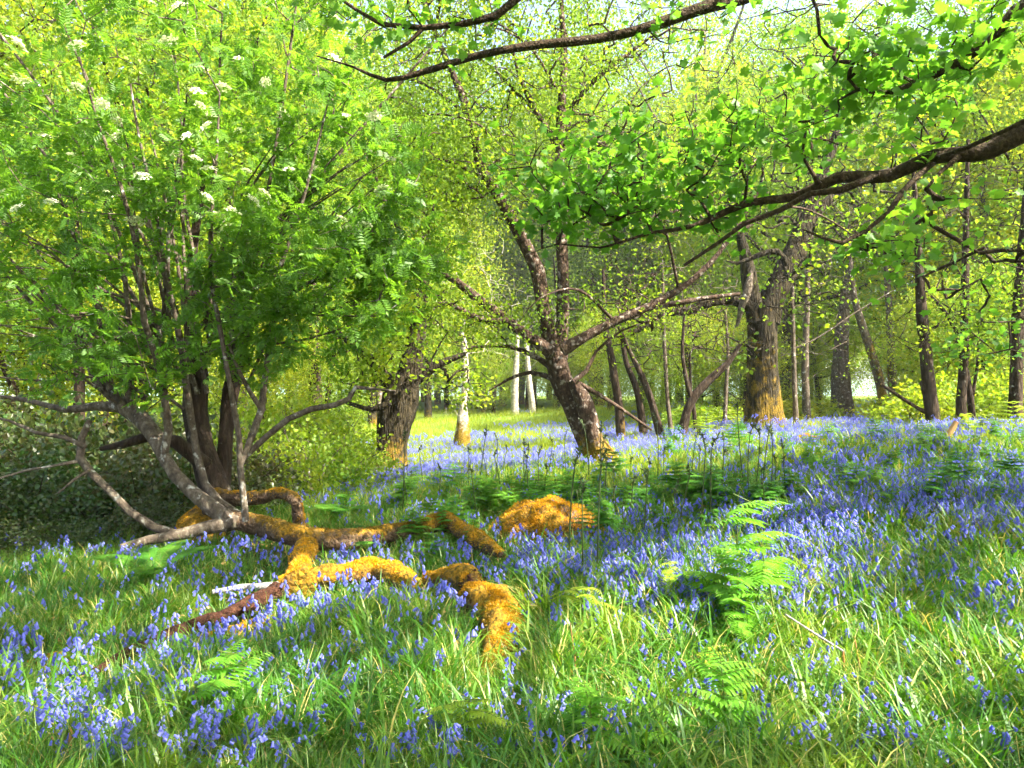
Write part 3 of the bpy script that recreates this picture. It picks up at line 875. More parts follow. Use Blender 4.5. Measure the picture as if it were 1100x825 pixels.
# ---- the sycamore whose boughs hang in from above
def sycamore():
    T = Tree()
    b = np.array([8.2, 5.2, g1(8.2, 5.2)])
    T.limb([b + (0, 0, -.4), b + (0, 0, .1), b + (-.1, .1, 1.6), b + (-.2, .1, 3.4), b + (-.4, .2, 5.2), b + (-.6, .3, 7.5), b + (-.9, .5, 10)], [.7, .5, .4, .36, .32, .24, .12], .2)
    t1 = b + (-.18, .1, 3.0)
    T.limb([t1, t1 + (-1.6, 0, .45), P(1180, 105, 5.2), P(1100, 142, 5.3), P(1062, 162, 5.4), P(1000, 169, 5.5), P(955, 189, 5.7), P(900, 191, 5.8), P(855, 211, 5.9), P(800, 219, 6), P(745, 243, 6.1), P(700, 250, 6.2), P(645, 266, 6.3), P(600, 262, 6.3), P(566, 274, 6.3)],
           [.14, .10, .085, .074, .062, .054, .048, .043, .036, .029,   .022, .015, .009, .006, .002], .12)
    T.pxlimb([(945, 187, 9, 5.7), (905, 204, 8, 5.7), (870, 208, 7, 5.8), (838, 226, 6, 5.8), (800, 240, 5, 5.9), (770, 262, 4, 6), (735, 285, 3, 6)])
    T.pxlimb([(1005, 172, 8, 5.5), (985, 190, 7, 5.4), (970, 205, 6, 5.4), (955, 228, 6, 5.3), (930, 248, 5, 5.3), (905, 261, 5, 5.2), (885, 256, 3, 5.2), (862, 246, 2, 5.2)])
    T.pxlimb([(1030, 168, 6, 5.4), (1010, 185, 4, 5.4), (995, 203, 3, 5.4)])
    T.pxlimb([(1000, 172, 6, 5.5), (1040, 158, 5, 5.1), (1080, 140, 5, 4.9), (1120, 120, 6, 4.8)])
    T.pxlimb([(880, 198, 6, 5.8), (868, 178, 4, 5.8), (862, 168, 3, 5.8)])
    t2 = b + (-.3, .15, 4.6)
    T.limb([t2, P(1200, -60, 4.6), P(1120, -6, 4.4), P(1090, 12, 4.4), P(1062, 47, 4.5), P(1030, 66, 4.6), P(985, 90, 4.7), P(950, 101, 4.8), P(922, 96, 4.9), P(900, 108, 5)],
           [.08, .06, .044, .036, .031, .027, .023, .019, .013, .006], .12)
    T.pxlimb([(922, 97, 4, 4.9), (912, 85, 4, 4.9), (925, 72, 4, 4.9), (945, 55, 3, 4.9)])
    T.pxlimb([(985, 90, 4, 4.7), (965, 80, 3, 4.7), (955, 70, 2, 4.7)])
    t3 = b + (-.5, .25, 6.2)
    T.limb([t3, P(1100, -260, 7), P(950, -110, 6.6), P(850, -35, 6.3), P(800, -3, 6.2), P(762, 6, 6.1), P(700, 28, 6.1), P(640, 42, 6.1), P(580, 48, 6.1), P(520, 58, 6.1), P(455, 77, 6.1), P(415, 86, 6.1), P(380, 72, 6.1), P(340, 60, 6.1)],
           [.14, .10, .08, .065, .055, .05, .042, .037, .034, .03, .024, .018, .01, .005], .12)
    T.pxlimb([(640, -60, 12, 6.1), (556, -2, 9, 5.8), (533, 17, 8, 5.8), (500, 25, 7, 5.8), (455, 30, 6, 5.8), (410, 26, 5, 5.8), (385, 12, 4, 5.8), (360, -5, 3, 5.8)])
    T.pxlimb([(455, 30, 5, 5.8), (440, 45, 4, 5.8), (412, 62, 3, 5.8)])
    T.limb([P(850, -35, 6.3), P(760, -70, 6.2), P(640, -60, 6.1)], [.05, .03, .02], .15)
    # limbs of the upper crown, above the picture
    for a, e in ((2.7, (-7, 2.5, 5.5)), (3.3, (-8, -4, 3.5)), (1.9, (-4, 8, 8.5)), (2.2, (-6.5, 6, 7)), (.5, (4, 4, 6)), (1.4, (-1, 8, 8)), (3.6, (-3, -6, 4)), (5, (3, -4, 5))):
        s = b + (-.5, .25, 5.0 + rng.uniform(0, 2))
        e = b + np.array(e) + (0, 0, 2)
        T.limb([s, s * .5 + e * .5 + (0, 0, .8), e], [.14, .09, .03], .3)
    C1 = np.vstack([pell(70, 600, 190, 6.1, 80, 50, .7), pell(90, 700, 180, 6.1, 80, 55, .7), pell(70, 790, 150, 5.9, 90, 55, .9), pell(70, 870, 120, 5.7, 80, 55, .9),
                    pell(50, 650, 225, 6.3, 90, 26, .5), pell(16, 790, 235, 6.1, 60, 14, .4), pell(50, 960, 120, 5.5, 90, 45, .9), pell(16, 1040, 225, 5.7, 60, 30, .6), pell(50, 1050, 290, 6.4, 70, 40, .8),
                    pell(36, 990, 75, 4.7, 100, 55, .7), pell(24, 1060, 30, 4.4, 60, 40, .6), pell(40, 930, 50, 4.8, 60, 50, .5), pell(36, 960, 260, 5.4, 60, 40, .5),
                    pell(30, 420, 20, 5.8, 70, 26, .4), pell(14, 520, 10, 5.9, 50, 24, .4), pell(20, 850, 10, 5.2, 70, 36, .5),
                    pell(20, 740, 20, 6, 60, 30, .5), pell(30, 1060, 370, 9.0, 60, 40, .8)])
    C1 = C1[rng.random(len(C1)) < np.where((to_px(C1)[0] > 820) & (to_px(C1)[1] > 110), .6, .85)]
    T.colonize(C1, nleaf=7, spread=.11, step=.2, curl=.1, jit=.12, tail=.9)

    lp1, ld1 = T.lp, T.ld
    T.lp, T.ld = [], []
    # unseen roof of the crown, shaped to shade the floor
    n = 3300
    x = rng.uniform(-.5, 14, n)
    y = rng.uniform(-5, 14, n)
    z0 = np.maximum(5.0, 1.5 + .60 * y + .8)
    z = z0 + rng.random(n) ** 1.3 * 4.2
    keep = ((x - 6.5) / 8.5) ** 2 + ((y - 4) / 10.5) ** 2 + ((z - 8) / 7) ** 2 < 1.15
    C2 = np.stack([x, y, z], 1)[keep]
    C2 = C2[gap_keep(C2)]
    T.nodes = [q for q in T.N]
    tw0 = T.tw
    T.colonize(C2, nleaf=10, spread=.22, step=.5, curl=.2)
    root = finish_tree('sycamore_tree', 'sycamore reaching in with long dark boughs and broad lobed leaves over the glade', 'tree', _cat(T, lp1, ld1), b, M['syc_bark'], M['sycamore_leaf'],
                       lambda p: np.where(p[:, 2] > 1.5 + .58 * p[:, 1], .18, .082), SYC, SYC_F, r0=.0032, exp=.42, bump=.08, trunk_sides=20, moss_h=2, moss_amt=.3, hang=.15, lup=1.0, lspread=.55)


def _cat(T, lp, ld):
    T.lp = lp + T.lp
    T.ld = ld + T.ld
    # near leaves smaller is handled by random size
    return T


# ---- slim trees of the middle distance: each its own trunk, straight from the photograph
def slim_tree(name, label, px_pts, d, bark, leafm, crown, nleaf=32, lsize=.08, nt=90, group=None, moss=(.5, .4), extra=(), seed=0, tmpl=KITE, faces=KITE_F):
    T = Tree()
    b = base_at(px_pts[0][0], d)
    px_pts = [(q[0], q[1], q[2] * .86) for q in px_pts]
    w0 = px_pts[0][2] * d / FPX / 2
    pts = [b + (0, 0, -.2), b + (0, 0, .02)] + [P(q[0], q[1], d) for q in px_pts[1:]]
    rad = [w0 * 1.5, w0 * 1.15] + [q[2] * d / FPX / 2 for q in px_pts[1:]]
    T.limb(pts, rad, .2)
    for e in extra:
        T.pxlimb(e, d)
    if px_pts[0][0] > 640:
        crown = list(crown) + [(46, px_pts[0][0] + rng.normal(0, 20), 365, 52, 46, 1.3), (34, px_pts[0][0] + rng.normal(0, 25), 300, 50, 40, 1.3)]
    C = np.vstack([pell(n, x, y, d, rx, ry, rd) for n, x, y, rx, ry, rd in crown])
    T.colonize(C, nleaf=nleaf, spread=.2, step=.4, droop=.05, curl=.25)
    return finish_tree(name, label, 'tree', T, b, bark, leafm, lsize, tmpl, faces, r0=.0042, exp=.42, bump=.07, trunk_sides=12, moss_h=moss[0], moss_amt=moss[1], group=group, hang=.3, lup=.4, lspread=.9, seed=seed)


def middle_trees():
    BB, DB, OB, PB, RB = M['birch_bark'], M['dark_bark'], M['oak_bark'], M['pale_bark'], M['rowan_bark']
    BL, OL, WL = M['birch_leaf'], M['oak_leaf'], M['wood_leaf']
    S = slim_tree
    # grove between the leaning birch and the old oak
    S('birch_tree', 'upright slim birch with orange mossy foot just right of the leaning birch', [(667, 466, 12), (665, 440, 11), (660, 405, 10), (656, 380, 9), (650, 345, 7), (648, 290, 4)], 20, DB, BL,
      [(70, 655, 300, 60, 70, 2), (30, 640, 370, 40, 30, 1.2)], moss=(1.0, .7), seed=1)
    S('birch_tree', 'slim birch curving left, second tree right of the leaning birch', [(692, 468, 10), (688, 440, 9), (682, 412, 8), (673, 390, 7), (668, 355, 5), (672, 310, 3)], 20.5, DB, BL,
      [(60, 680, 320, 55, 60, 2), (20, 700, 380, 40, 25, 1)], moss=(.7, .6), seed=2)
    S('birch_tree', 'dark leaning birch, its trunk slanting left behind young bracken', [(711, 464, 10), (700, 432, 9), (690, 405, 8), (680, 385, 6), (664, 350, 4)], 18.5, DB, BL, [(50, 690, 320, 50, 60, 1.6)], seed=3)
    S('birch_tree', 'thin pale birch pole beside the dark leaning birch', [(722, 462, 6), (717, 430, 5), (715, 395, 5), (713, 350, 4), (712, 290, 3)], 19, RB, BL, [(50, 720, 300, 50, 60, 1.6)], seed=4)
    S('birch_tree', 'crooked tree bowing right towards the old oak', [(731, 458, 11), (741, 434, 11), (756, 414, 11), (770, 401, 10), (782, 390, 8), (795, 370, 5)], 18, DB, OL, [(60, 780, 350, 50, 40, 1.4)], seed=5,
      extra=[[(744, 432, 6), (738, 410, 5), (733, 380, 4), (735, 340, 3)]])
    S('birch_tree', 'short dark stem standing close to the old oak on its shaded side', [(748, 455, 5), (745, 438, 5), (742, 420, 4), (741, 380, 3)], 19, DB, BL, [(36, 742, 340, 36, 44, 1.2)], seed=6)
    S('birch_tree', 'thin white birch pole right in front of the old oak shade', [(778, 448, 5), (780, 415, 5), (782, 380, 4), (779, 330, 3)], 23, RB, BL, [(50, 775, 300, 40, 60, 1.5)], seed=7)
    # right of the old oak
    S('birch_tree', 'pale slender birch just right of the old oak', [(855, 446, 6), (853, 400, 6), (852, 355, 5), (851, 320, 5), (853, 260, 3)], 20, RB, BL, [(70, 860, 250, 60, 60, 2)], seed=8,
      extra=[[(854, 374, 2.4), (880, 362, 1.9), (920, 335, 1.6), (960, 312, 1)]])
    S('birch_tree', 'grey straight birch behind the pale slender birch', [(867, 446, 9), (865, 400, 9), (866, 350, 8), (868, 290, 6)], 24, RB, WL, [(80, 880, 260, 60, 70, 2.4)], seed=9)
    S('oak_tree', 'stout grey oak trunk half hidden at the gap to the far field', [(906, 446, 28), (904, 425, 24), (903, 400, 22), (905, 350, 16), (912, 290, 8)], 27, RB, WL, [(120, 905, 270, 60, 70, 3)], lsize=.11, seed=10)
    S('ash_tree', 'yellow lichened tree slanting left above the gap to the field', [(950, 438, 12), (946, 415, 11), (938, 385, 11), (928, 355, 10), (919, 325, 8), (914, 290, 6), (910, 240, 4)], 24, RB, BL, [(110, 920, 220, 70, 60, 2.6)], seed=11, moss=(6, .42))
    S('ash_tree', 'upright yellowish tree paired with the slanting lichened tree', [(960, 438, 10), (958, 400, 10), (956, 350, 9), (953, 300, 7), (948, 240, 4)], 25, RB, BL, [(110, 970, 230, 70, 60, 2.6)], seed=12, moss=(6, .36))
    S('alder_tree', 'dark trunk leaning left at the crest with a bare branch at its foot', [(1004, 452, 17), (999, 425, 16), (996, 395, 15), (993, 365, 14), (990, 335, 13), (988, 300, 11), (985, 240, 7), (980, 170, 4)], 15.5, DB, WL,
      [(130, 990, 220, 90, 70, 2.4), (50, 1010, 330, 60, 30, 1.4)], seed=13, extra=[[(1003, 448, 5), (985, 438, 4), (965, 425, 4), (945, 412, 3)], [(1002, 440, 5), (994, 425, 5), (990, 412, 5), (995, 404, 3)]], lsize=.09)
    S('alder_tree', 'straight dark tree on the crest, its twin stem bending away', [(1032, 452, 13), (1033, 420, 11), (1036, 380, 11), (1036, 340, 10), (1037, 290, 9), (1038, 230, 7), (1040, 150, 4)], 16, DB, WL,
      [(130, 1040, 220, 80, 80, 2.4), (50, 1050, 340, 60, 34, 1.4)], seed=14, extra=[[(1046, 462, 7), (1042, 425, 7), (1036, 390, 6), (1028, 358, 5), (1015, 335, 4), (1000, 318, 3)], [(1044, 430, 4), (1050, 390, 3), (1052, 350, 2)]], lsize=.09)
    S('alder_tree', 'sturdy lone trunk at the edge of the wood, darkest of the crest trees', [(1090, 462, 18), (1091, 430, 15), (1092, 395, 15), (1093, 360, 15), (1095, 325, 15), (1098, 280, 13), (1103, 210, 9), (1108, 130, 5)], 15, DB, WL,
      [(150, 1110, 200, 90, 80, 2.4), (50, 1080, 320, 50, 36, 1.4)], seed=15, lsize=.09)
    # far meadow
    S('birch_tree', 'white birch with a shaggy mossy foot standing in the sunlit meadow', [(497, 473, 20), (497, 452, 15), (498, 432, 8), (500, 410, 9), (499, 380, 9), (496, 340, 6)], 26, PB, OL, [(120, 500, 310, 60, 80, 2.6), (30, 500, 430, 30, 20, 1.2)], seed=16, moss=(1.4, .9), lsize=.11)
    S('birch_tree', 'white trunk at the top of the meadow, left one of a pair', [(553, 444, 9), (553, 425, 9), (554, 400, 8), (556, 360, 5)], 44, PB, OL, [(90, 545, 340, 50, 60, 4)], seed=17, lsize=.18)
    S('birch_tree', 'white leaning trunk at the top of the meadow, right one of a pair', [(572, 442, 8), (571, 428, 8), (568, 405, 7), (566, 370, 5)], 44, PB, OL, [(90, 590, 350, 50, 55, 4)], seed=18, lsize=.18)
    S('oak_tree', 'small far oak seen past the squat mossy oak', [(409, 478, 11), (409, 455, 10), (408, 430, 9), (405, 390, 6)], 30, RB, OL, [(90, 395, 370, 50, 50, 3)], seed=19, lsize=.13)
    # behind the rowan
    S('oak_tree', 'dark upright trunk among bare twigs behind the rowan', [(86, 520, 14), (85, 450, 13), (85, 395, 13), (84, 340, 11), (82, 260, 8), (80, 160, 5)], 13, DB, WL, [(140, 80, 190, 110, 90, 2.4), (50, 60, 330, 60, 40, 1.2)], seed=20)
    S('oak_tree', 'slanting trunk at the edge of the wood beyond the rowan', [(38, 490, 10), (28, 450, 9), (14, 415, 9), (0, 385, 8), (-20, 330, 6)], 15, DB, M['yellow_bush_leaf'], [(140, 0, 250, 90, 110, 2.4), (330, 50, 60, 170, 150, 2.6)], seed=21, nleaf=30, lsize=.1)  # yellow leaf colour carries the look of a sunlit crown
    S('birch_tree', 'slim reddish stem crossing behind the rowan limbs', [(140, 520, 8), (138, 450, 8), (137, 390, 7), (135, 310, 5), (133, 220, 3)], 12, DB, WL, [(90, 140, 200, 80, 90, 2)], seed=22)


# ---- trees of the wood behind: four grown kinds, then copies
def wood_tree(kind):
    T = Tree()
    h = {'airy': 15, 'broad': 14, 'low': 9, 'tall': 19}[kind]
    r = .22
    lean = rng.normal(0, .5, 2)
    pts = [(0, 0, -.5), (0, 0, 0), (lean[0] * .3, lean[1] * .3, h * .3), (lean[0], lean[1], h * .6), (lean[0] * 1.2, lean[1], h * .95)]
    T.limb(pts, [r * 1.5, r * 1.1, r * .85, r * .5, .02], .5)
    trunk = T.limbs[0][0]
    nl = 9
    for k in range(nl):
        z = h * rng.uniform(.22, .75)
        i = int(np.argmin(abs(trunk[:, 2] - z)))
        a = k * 2.4 + rng.normal(0, .3)
        L = h * rng.uniform(.2, .34)
        e = trunk[i] + np.array([math.cos(a) * L, math.sin(a) * L, L * rng.uniform(.2, .9)])
        T.limb([trunk[i], trunk[i] * .5 + e * .5 + (0, 0, -.1 * L), e], [.09, .06, .02], .5)
    if kind == 'airy':
        C = np.vstack([ell(360, (0, 0, h * .66), (3.6, 3.6, h * .36)), ell(80, (0, 0, h * .35), (3.2, 3.2, h * .2))])
    elif kind == 'broad':
        C = np.vstack([ell(400, (0, 0, h * .62), (5.2, 5.2, h * .36)), ell(100, (0, 0, h * .3), (4.6, 4.6, h * .2))])
    elif kind == 'tall':
        C = np.vstack([ell(420, (0, 0, h * .66), (3.9, 3.9, h * .36)), ell(90, (0, 0, h * .35), (3.4, 3.4, h * .22))])
    else:
        C = np.vstack([ell(330, (0, 0, h * .5), (3.6, 3.6, h * .48))])
        C = C[C[:, 2] > .4]
    # hollow clumps: drop targets in some random holes
    for _ in range(7):
        c = C[rng.integers(len(C))]
        C = C[np.linalg.norm(C - c, axis=1) > rng.uniform(.6, 1.3)]
    T.colonize(C, nleaf=74, spread=.38, step=.8, curl=.3, droop=.06 if kind == 'airy' else 0)
    return T


WOOD = {}


def make_wood():
    barks = {'airy': M['dark_bark'], 'broad': M['oak_bark'], 'low': M['dark_bark'], 'tall': M['rowan_bark']}
    lm = {'airy': M['birch_leaf'], 'broad': M['oak_leaf'], 'low': M['yellow_bush_leaf'], 'tall': M['wood_leaf']}
    labels = {'airy': 'airy light green birch in the wood that closes the glade', 'broad': 'broad spring green oak in the wood that closes the glade',
              'low': 'low yellow green leafy tree at the edge of the wood', 'tall': 'tall full green tree in the wood that closes the glade'}
    names = {'airy': 'birch_tree', 'broad': 'oak_tree', 'low': 'hazel_tree', 'tall': 'ash_tree'}
    spots = []
    # (px, depth, kind, scale)
    for px, d, k, s in [(-60, 17, 'tall', .9), (60, 24, 'airy', 1.1), (150, 20, 'broad', 1), (260, 24, 'tall', 1), (330, 30, 'airy', 1.1), (-20, 30, 'broad', 1.2), (210, 34, 'tall', 1.2), (120, 40, 'broad', 1.3),
                        (400, 40, 'broad', 1.1), (340, 21, 'airy', .85), (460, 48, 'broad', 1.1), (520, 56, 'tall', 1.1), (600, 58, 'broad', 1.2), (660, 60, 'airy', 1.5), (730, 58, 'broad', 1.4), (770, 50, 'tall', 1.2), (440, 58, 'tall', 1.6), (570, 58, 'airy', 1.8), (750, 62, 'tall', 1.7), (380, 52, 'airy', 1.6), (515, 62, 'airy', 1.8), (540, 66, 'tall', 1.75), (635, 64, 'tall', 1.7), (600, 56, 'airy', 1.7), (715, 58, 'airy', 1.7), (850, 58, 'tall', 1.6),  (690, 60, 'airy', 1.7), (645, 54, 'airy', 1.5), (800, 54, 'airy', 1.6), (330, 46, 'tall', 1.4),
                        (800, 44, 'broad', 1.2), (840, 30, 'airy', 1.1), (900, 40, 'tall', 1.1), (870, 56, 'broad', 1.2), (985, 38, 'airy', 1.1), (1010, 30, 'tall', 1), (1060, 26, 'broad', 1), (1110, 32, 'tall', 1.1), (1150, 24, 'airy', 1.1),
                        (1080, 44, 'broad', 1.3), (1180, 40, 'tall', 1.2), (1010, 52, 'broad', 1.2), (560, 70, 'tall', 1.3), (640, 72, 'broad', 1.3), (470, 72, 'tall', 1.3), (380, 64, 'broad', 1.3), (280, 56, 'tall', 1.3), (180, 60, 'broad', 1.3),
                        (60, 56, 'tall', 1.3), (-50, 50, 'broad', 1.3), (740, 66, 'tall', 1.3), (820, 70, 'broad', 1.3), (1040, 72, 'tall', 1.3), (1130, 62, 'broad', 1.3),
                        # low leafy edge
                        (20, 20, 'low', .7), (110, 17, 'low', .6), (-40, 14, 'low', .7), (180, 26, 'low', .8), (280, 19, 'low', .55), (350, 27, 'low', .6), (240, 30, 'low', .8), (310, 40, 'low', .9), (420, 58, 'low', .9), (480, 62, 'low', .9), (500, 74, 'low', 1.3), (530, 80, 'low', 1.4), (560, 76, 'low', 1.2), (590, 82, 'low', 1.5), (625, 70, 'low', 1.1), (655, 78, 'low', 1.4), (455, 78, 'low', 1.3), (545, 96, 'low', 1.6), (605, 98, 'low', 1.6), (880, 62, 'low', 1.1), (825, 66, 'low', 1.1), (1000, 66, 'low', 1.2), (365, 72, 'low', 1.2), (400, 90, 'low', 1.5), (900, 84, 'low', 1.3), (945, 90, 'broad', 1.2), (530, 50, 'low', .6), (600, 50, 'low', .6), (655, 40, 'low', .6),
                        (690, 36, 'low', .6), (740, 28, 'low', .5), (770, 38, 'low', .7), (800, 27, 'low', .5), (850, 36, 'low', .6), (880, 30, 'low', .5), (985, 27, 'low', .5), (1015, 22, 'low', .5), (1060, 20, 'low', .5), (1075, 30, 'low', .7), (1120, 20, 'low', .6), (1050, 38, 'low', .8), (970, 60, 'low', .7), (700, 56, 'low', .9), (780, 56, 'low', .9)]:
        spots.append((px, d, k, s))
    for px, d, k, s in spots:
        p = P(px, 425, d)
        loc = (p[0], p[1], g1(p[0], p[1]))
        if k not in WOOD:
            T = wood_tree(k)
            WOOD[k] = finish_tree(names[k], labels[k], 'tree', T, (0, 0, 0), barks[k], lm[k], {'airy': .105, 'broad': .125, 'low': .105, 'tall': .12}[k], OVAL if k != 'airy' else KITE, OVAL_F if k != 'airy' else KITE_F,
                                  r0=.007, exp=.42, trunk_sides=10, cull=False, group={'low': 'low leafy trees at the wood edge'}.get(k, k + ' trees of the wood'), lup=.4, lspread=.9)
            o = WOOD[k]
        else:
            o = copy_thing(WOOD[k])
        o.location = loc
        o.rotation_euler = (0, 0, rng.random() * 6.28)
        o.scale = (s * rng.uniform(.9, 1.1), s * rng.uniform(.9, 1.1), s * rng.uniform(.9, 1.12))

# ---- bushes
def bush_proto(label, mat, stemm, name, lsize, n=170, nleaf=16, h=1.1, w=1.0, group=None):
    T = Tree()
    for k in range(9):
        a = rng.random() * 2 * pi
        q = rng.uniform(.3, .9) * w
        T.limb([(rng.normal(0, .08), rng.normal(0, .08), -.1), (q * .4 * math.cos(a), q * .4 * math.sin(a), h * .5), (q * math.cos(a), q * math.sin(a), h * rng.uniform(.5, .95))], [.014, .01, .004], .15)
    C = ell(n, (0, 0, h * .35), (w, w, h * .7), .1)
    C = C[C[:, 2] > .03]
    T.colonize(C, nleaf=nleaf, spread=.1, step=.16, curl=.3)
    root = thing(name, label, 'bush', (0, 0, 0), group)
    mb = MB()
    for p, r in T.limbs:
        tube(mb, p, r, 5)
    T.twig_mesh(mb, .0025, .4, 3, .01)
    link('stems', mb.mesh('stems', stemm), root)['kind'] = 'stuff'
    p, d = T.leaf_arrays(False)
    mb = MB()
    leaves(mb, p, d, norms(len(p), .6, .7), lsize * rng.uniform(.6, 1.3, len(p)), OVAL, OVAL_F)
    link('foliage', mb.mesh('foliage', mat, smooth=False), root)
    return root


def bushes():
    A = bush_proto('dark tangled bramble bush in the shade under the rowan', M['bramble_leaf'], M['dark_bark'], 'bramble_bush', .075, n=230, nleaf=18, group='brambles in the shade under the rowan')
    B = bush_proto('sunlit yellow green bush beside the squat mossy oak', M['yellow_bush_leaf'], M['rowan_bark'], 'hazel_bush', .07, n=190, nleaf=14, h=1.2, group='sunlit bushes between the rowan and the squat oak')
    Dk = bush_proto('leafy yellow green undergrowth bush at the foot of the crest trees', M['yellow_bush_leaf'], M['dark_bark'], 'undergrowth_bush', .09, n=170, nleaf=14, h=1.1, group='bushes at the foot of the crest trees')
    first = {}
    def put(proto, key, px, d, s, sz=1.0):
        o = proto if key not in first else copy_thing(proto)
        first[key] = 1
        p = P(px, 425, d)
        o.location = (p[0], p[1], g1(p[0], p[1]) - .03)
        o.rotation_euler = (0, 0, rng.random() * 6.28)
        o.scale = (s, s, s * sz)
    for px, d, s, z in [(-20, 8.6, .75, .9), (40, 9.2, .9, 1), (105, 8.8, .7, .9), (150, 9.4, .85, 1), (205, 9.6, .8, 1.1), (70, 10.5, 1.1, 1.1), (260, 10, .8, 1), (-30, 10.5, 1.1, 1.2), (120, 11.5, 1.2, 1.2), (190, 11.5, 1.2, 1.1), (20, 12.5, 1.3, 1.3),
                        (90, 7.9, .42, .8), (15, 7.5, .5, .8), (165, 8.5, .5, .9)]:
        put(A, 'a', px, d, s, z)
    for px, d, s, z in [(300, 11, .8, 1.1), (335, 12, 1.0, 1.1), (370, 13, .9, 1.0), (310, 14, 1.2, 1.2), (355, 15.5, 1.2, 1.1), (395, 15, .7, .8), (270, 13, 1.1, 1.3), (340, 18, 1.3, 1.2), (385, 20, 1, 1)]:
        put(B, 'b', px, d, s, z)
    for px, d, s, z in [(985, 18, .9, .8), (1015, 19, 1.1, .9), (1050, 19, 1.0, .9), (1065, 17, .8, .8), (1100, 18, 1.1, .9), (965, 22, 1, .7), (870, 25, 1, .7), (840, 26, 1, .7), (770, 24, .9, .7), (735, 25, .9, .7), (1120, 16, .9, .9), (1035, 24, 1.4, 1.2), (990, 25, 1.2, 1), (1085, 24, 1.4, 1.2)]:
        put(Dk, 'd', px, d, s * 1.25, z)


# ------------------------------------------------------------------ logs and mounds
CLEAR = []                                      # (x, y, radius) where logs and stones keep the plants down


def LG(px, py, off=24, lift=0.0):
    """a point seen at px, py that stands over the ground seen off pixels lower"""
    return P(px, py, ground_px(px, py + off)[1]) + np.array([0, 0, lift])


def log(name, label, cat, pts, rad, mat, moss=.25, up=.35, bump=.13, fuzz=0, fok=None, sides=20, step=.05, seed=0, fsize=.022):
    p, r = resample(pts, rad, step)
    r = r * .88 * (1 + .13 * np.sin(np.arange(len(r)) * .31 + seed) + .04 * np.sin(np.arange(len(r)) * 1.1 + seed) + rng.normal(0, .03, len(r)))
    b = p[len(p) // 2].copy()
    b[2] = g1(b[0], b[1])
    root = thing(name, label, cat, b)
    CLEAR.extend((q[0], q[1], w + .05) for q, w in zip(p, r))
    mb = MB()

    def mo(v):
        i = np.array([np.argmin(((p - q) ** 2).sum(1)) for q in v])
        return np.clip((v[:, 2] - p[i, 2]) / (r[i] + .01), -1, 1) * up + moss
    tube(mb, p, r, sides, bump=bump, moss=mo, seed=seed)
    link('wood', mb.mesh('wood', mat, b), root)
    if fuzz:
        fuzz_child(root, p, r, b, fuzz, M['moss_fuzz'], fok, size=fsize)
    return root


def G(px, py, lift=0.0, d=None):
    p = ground_px(px, py)
    p = p.copy()
    p[2] = g1(p[0], p[1]) + lift
    return p


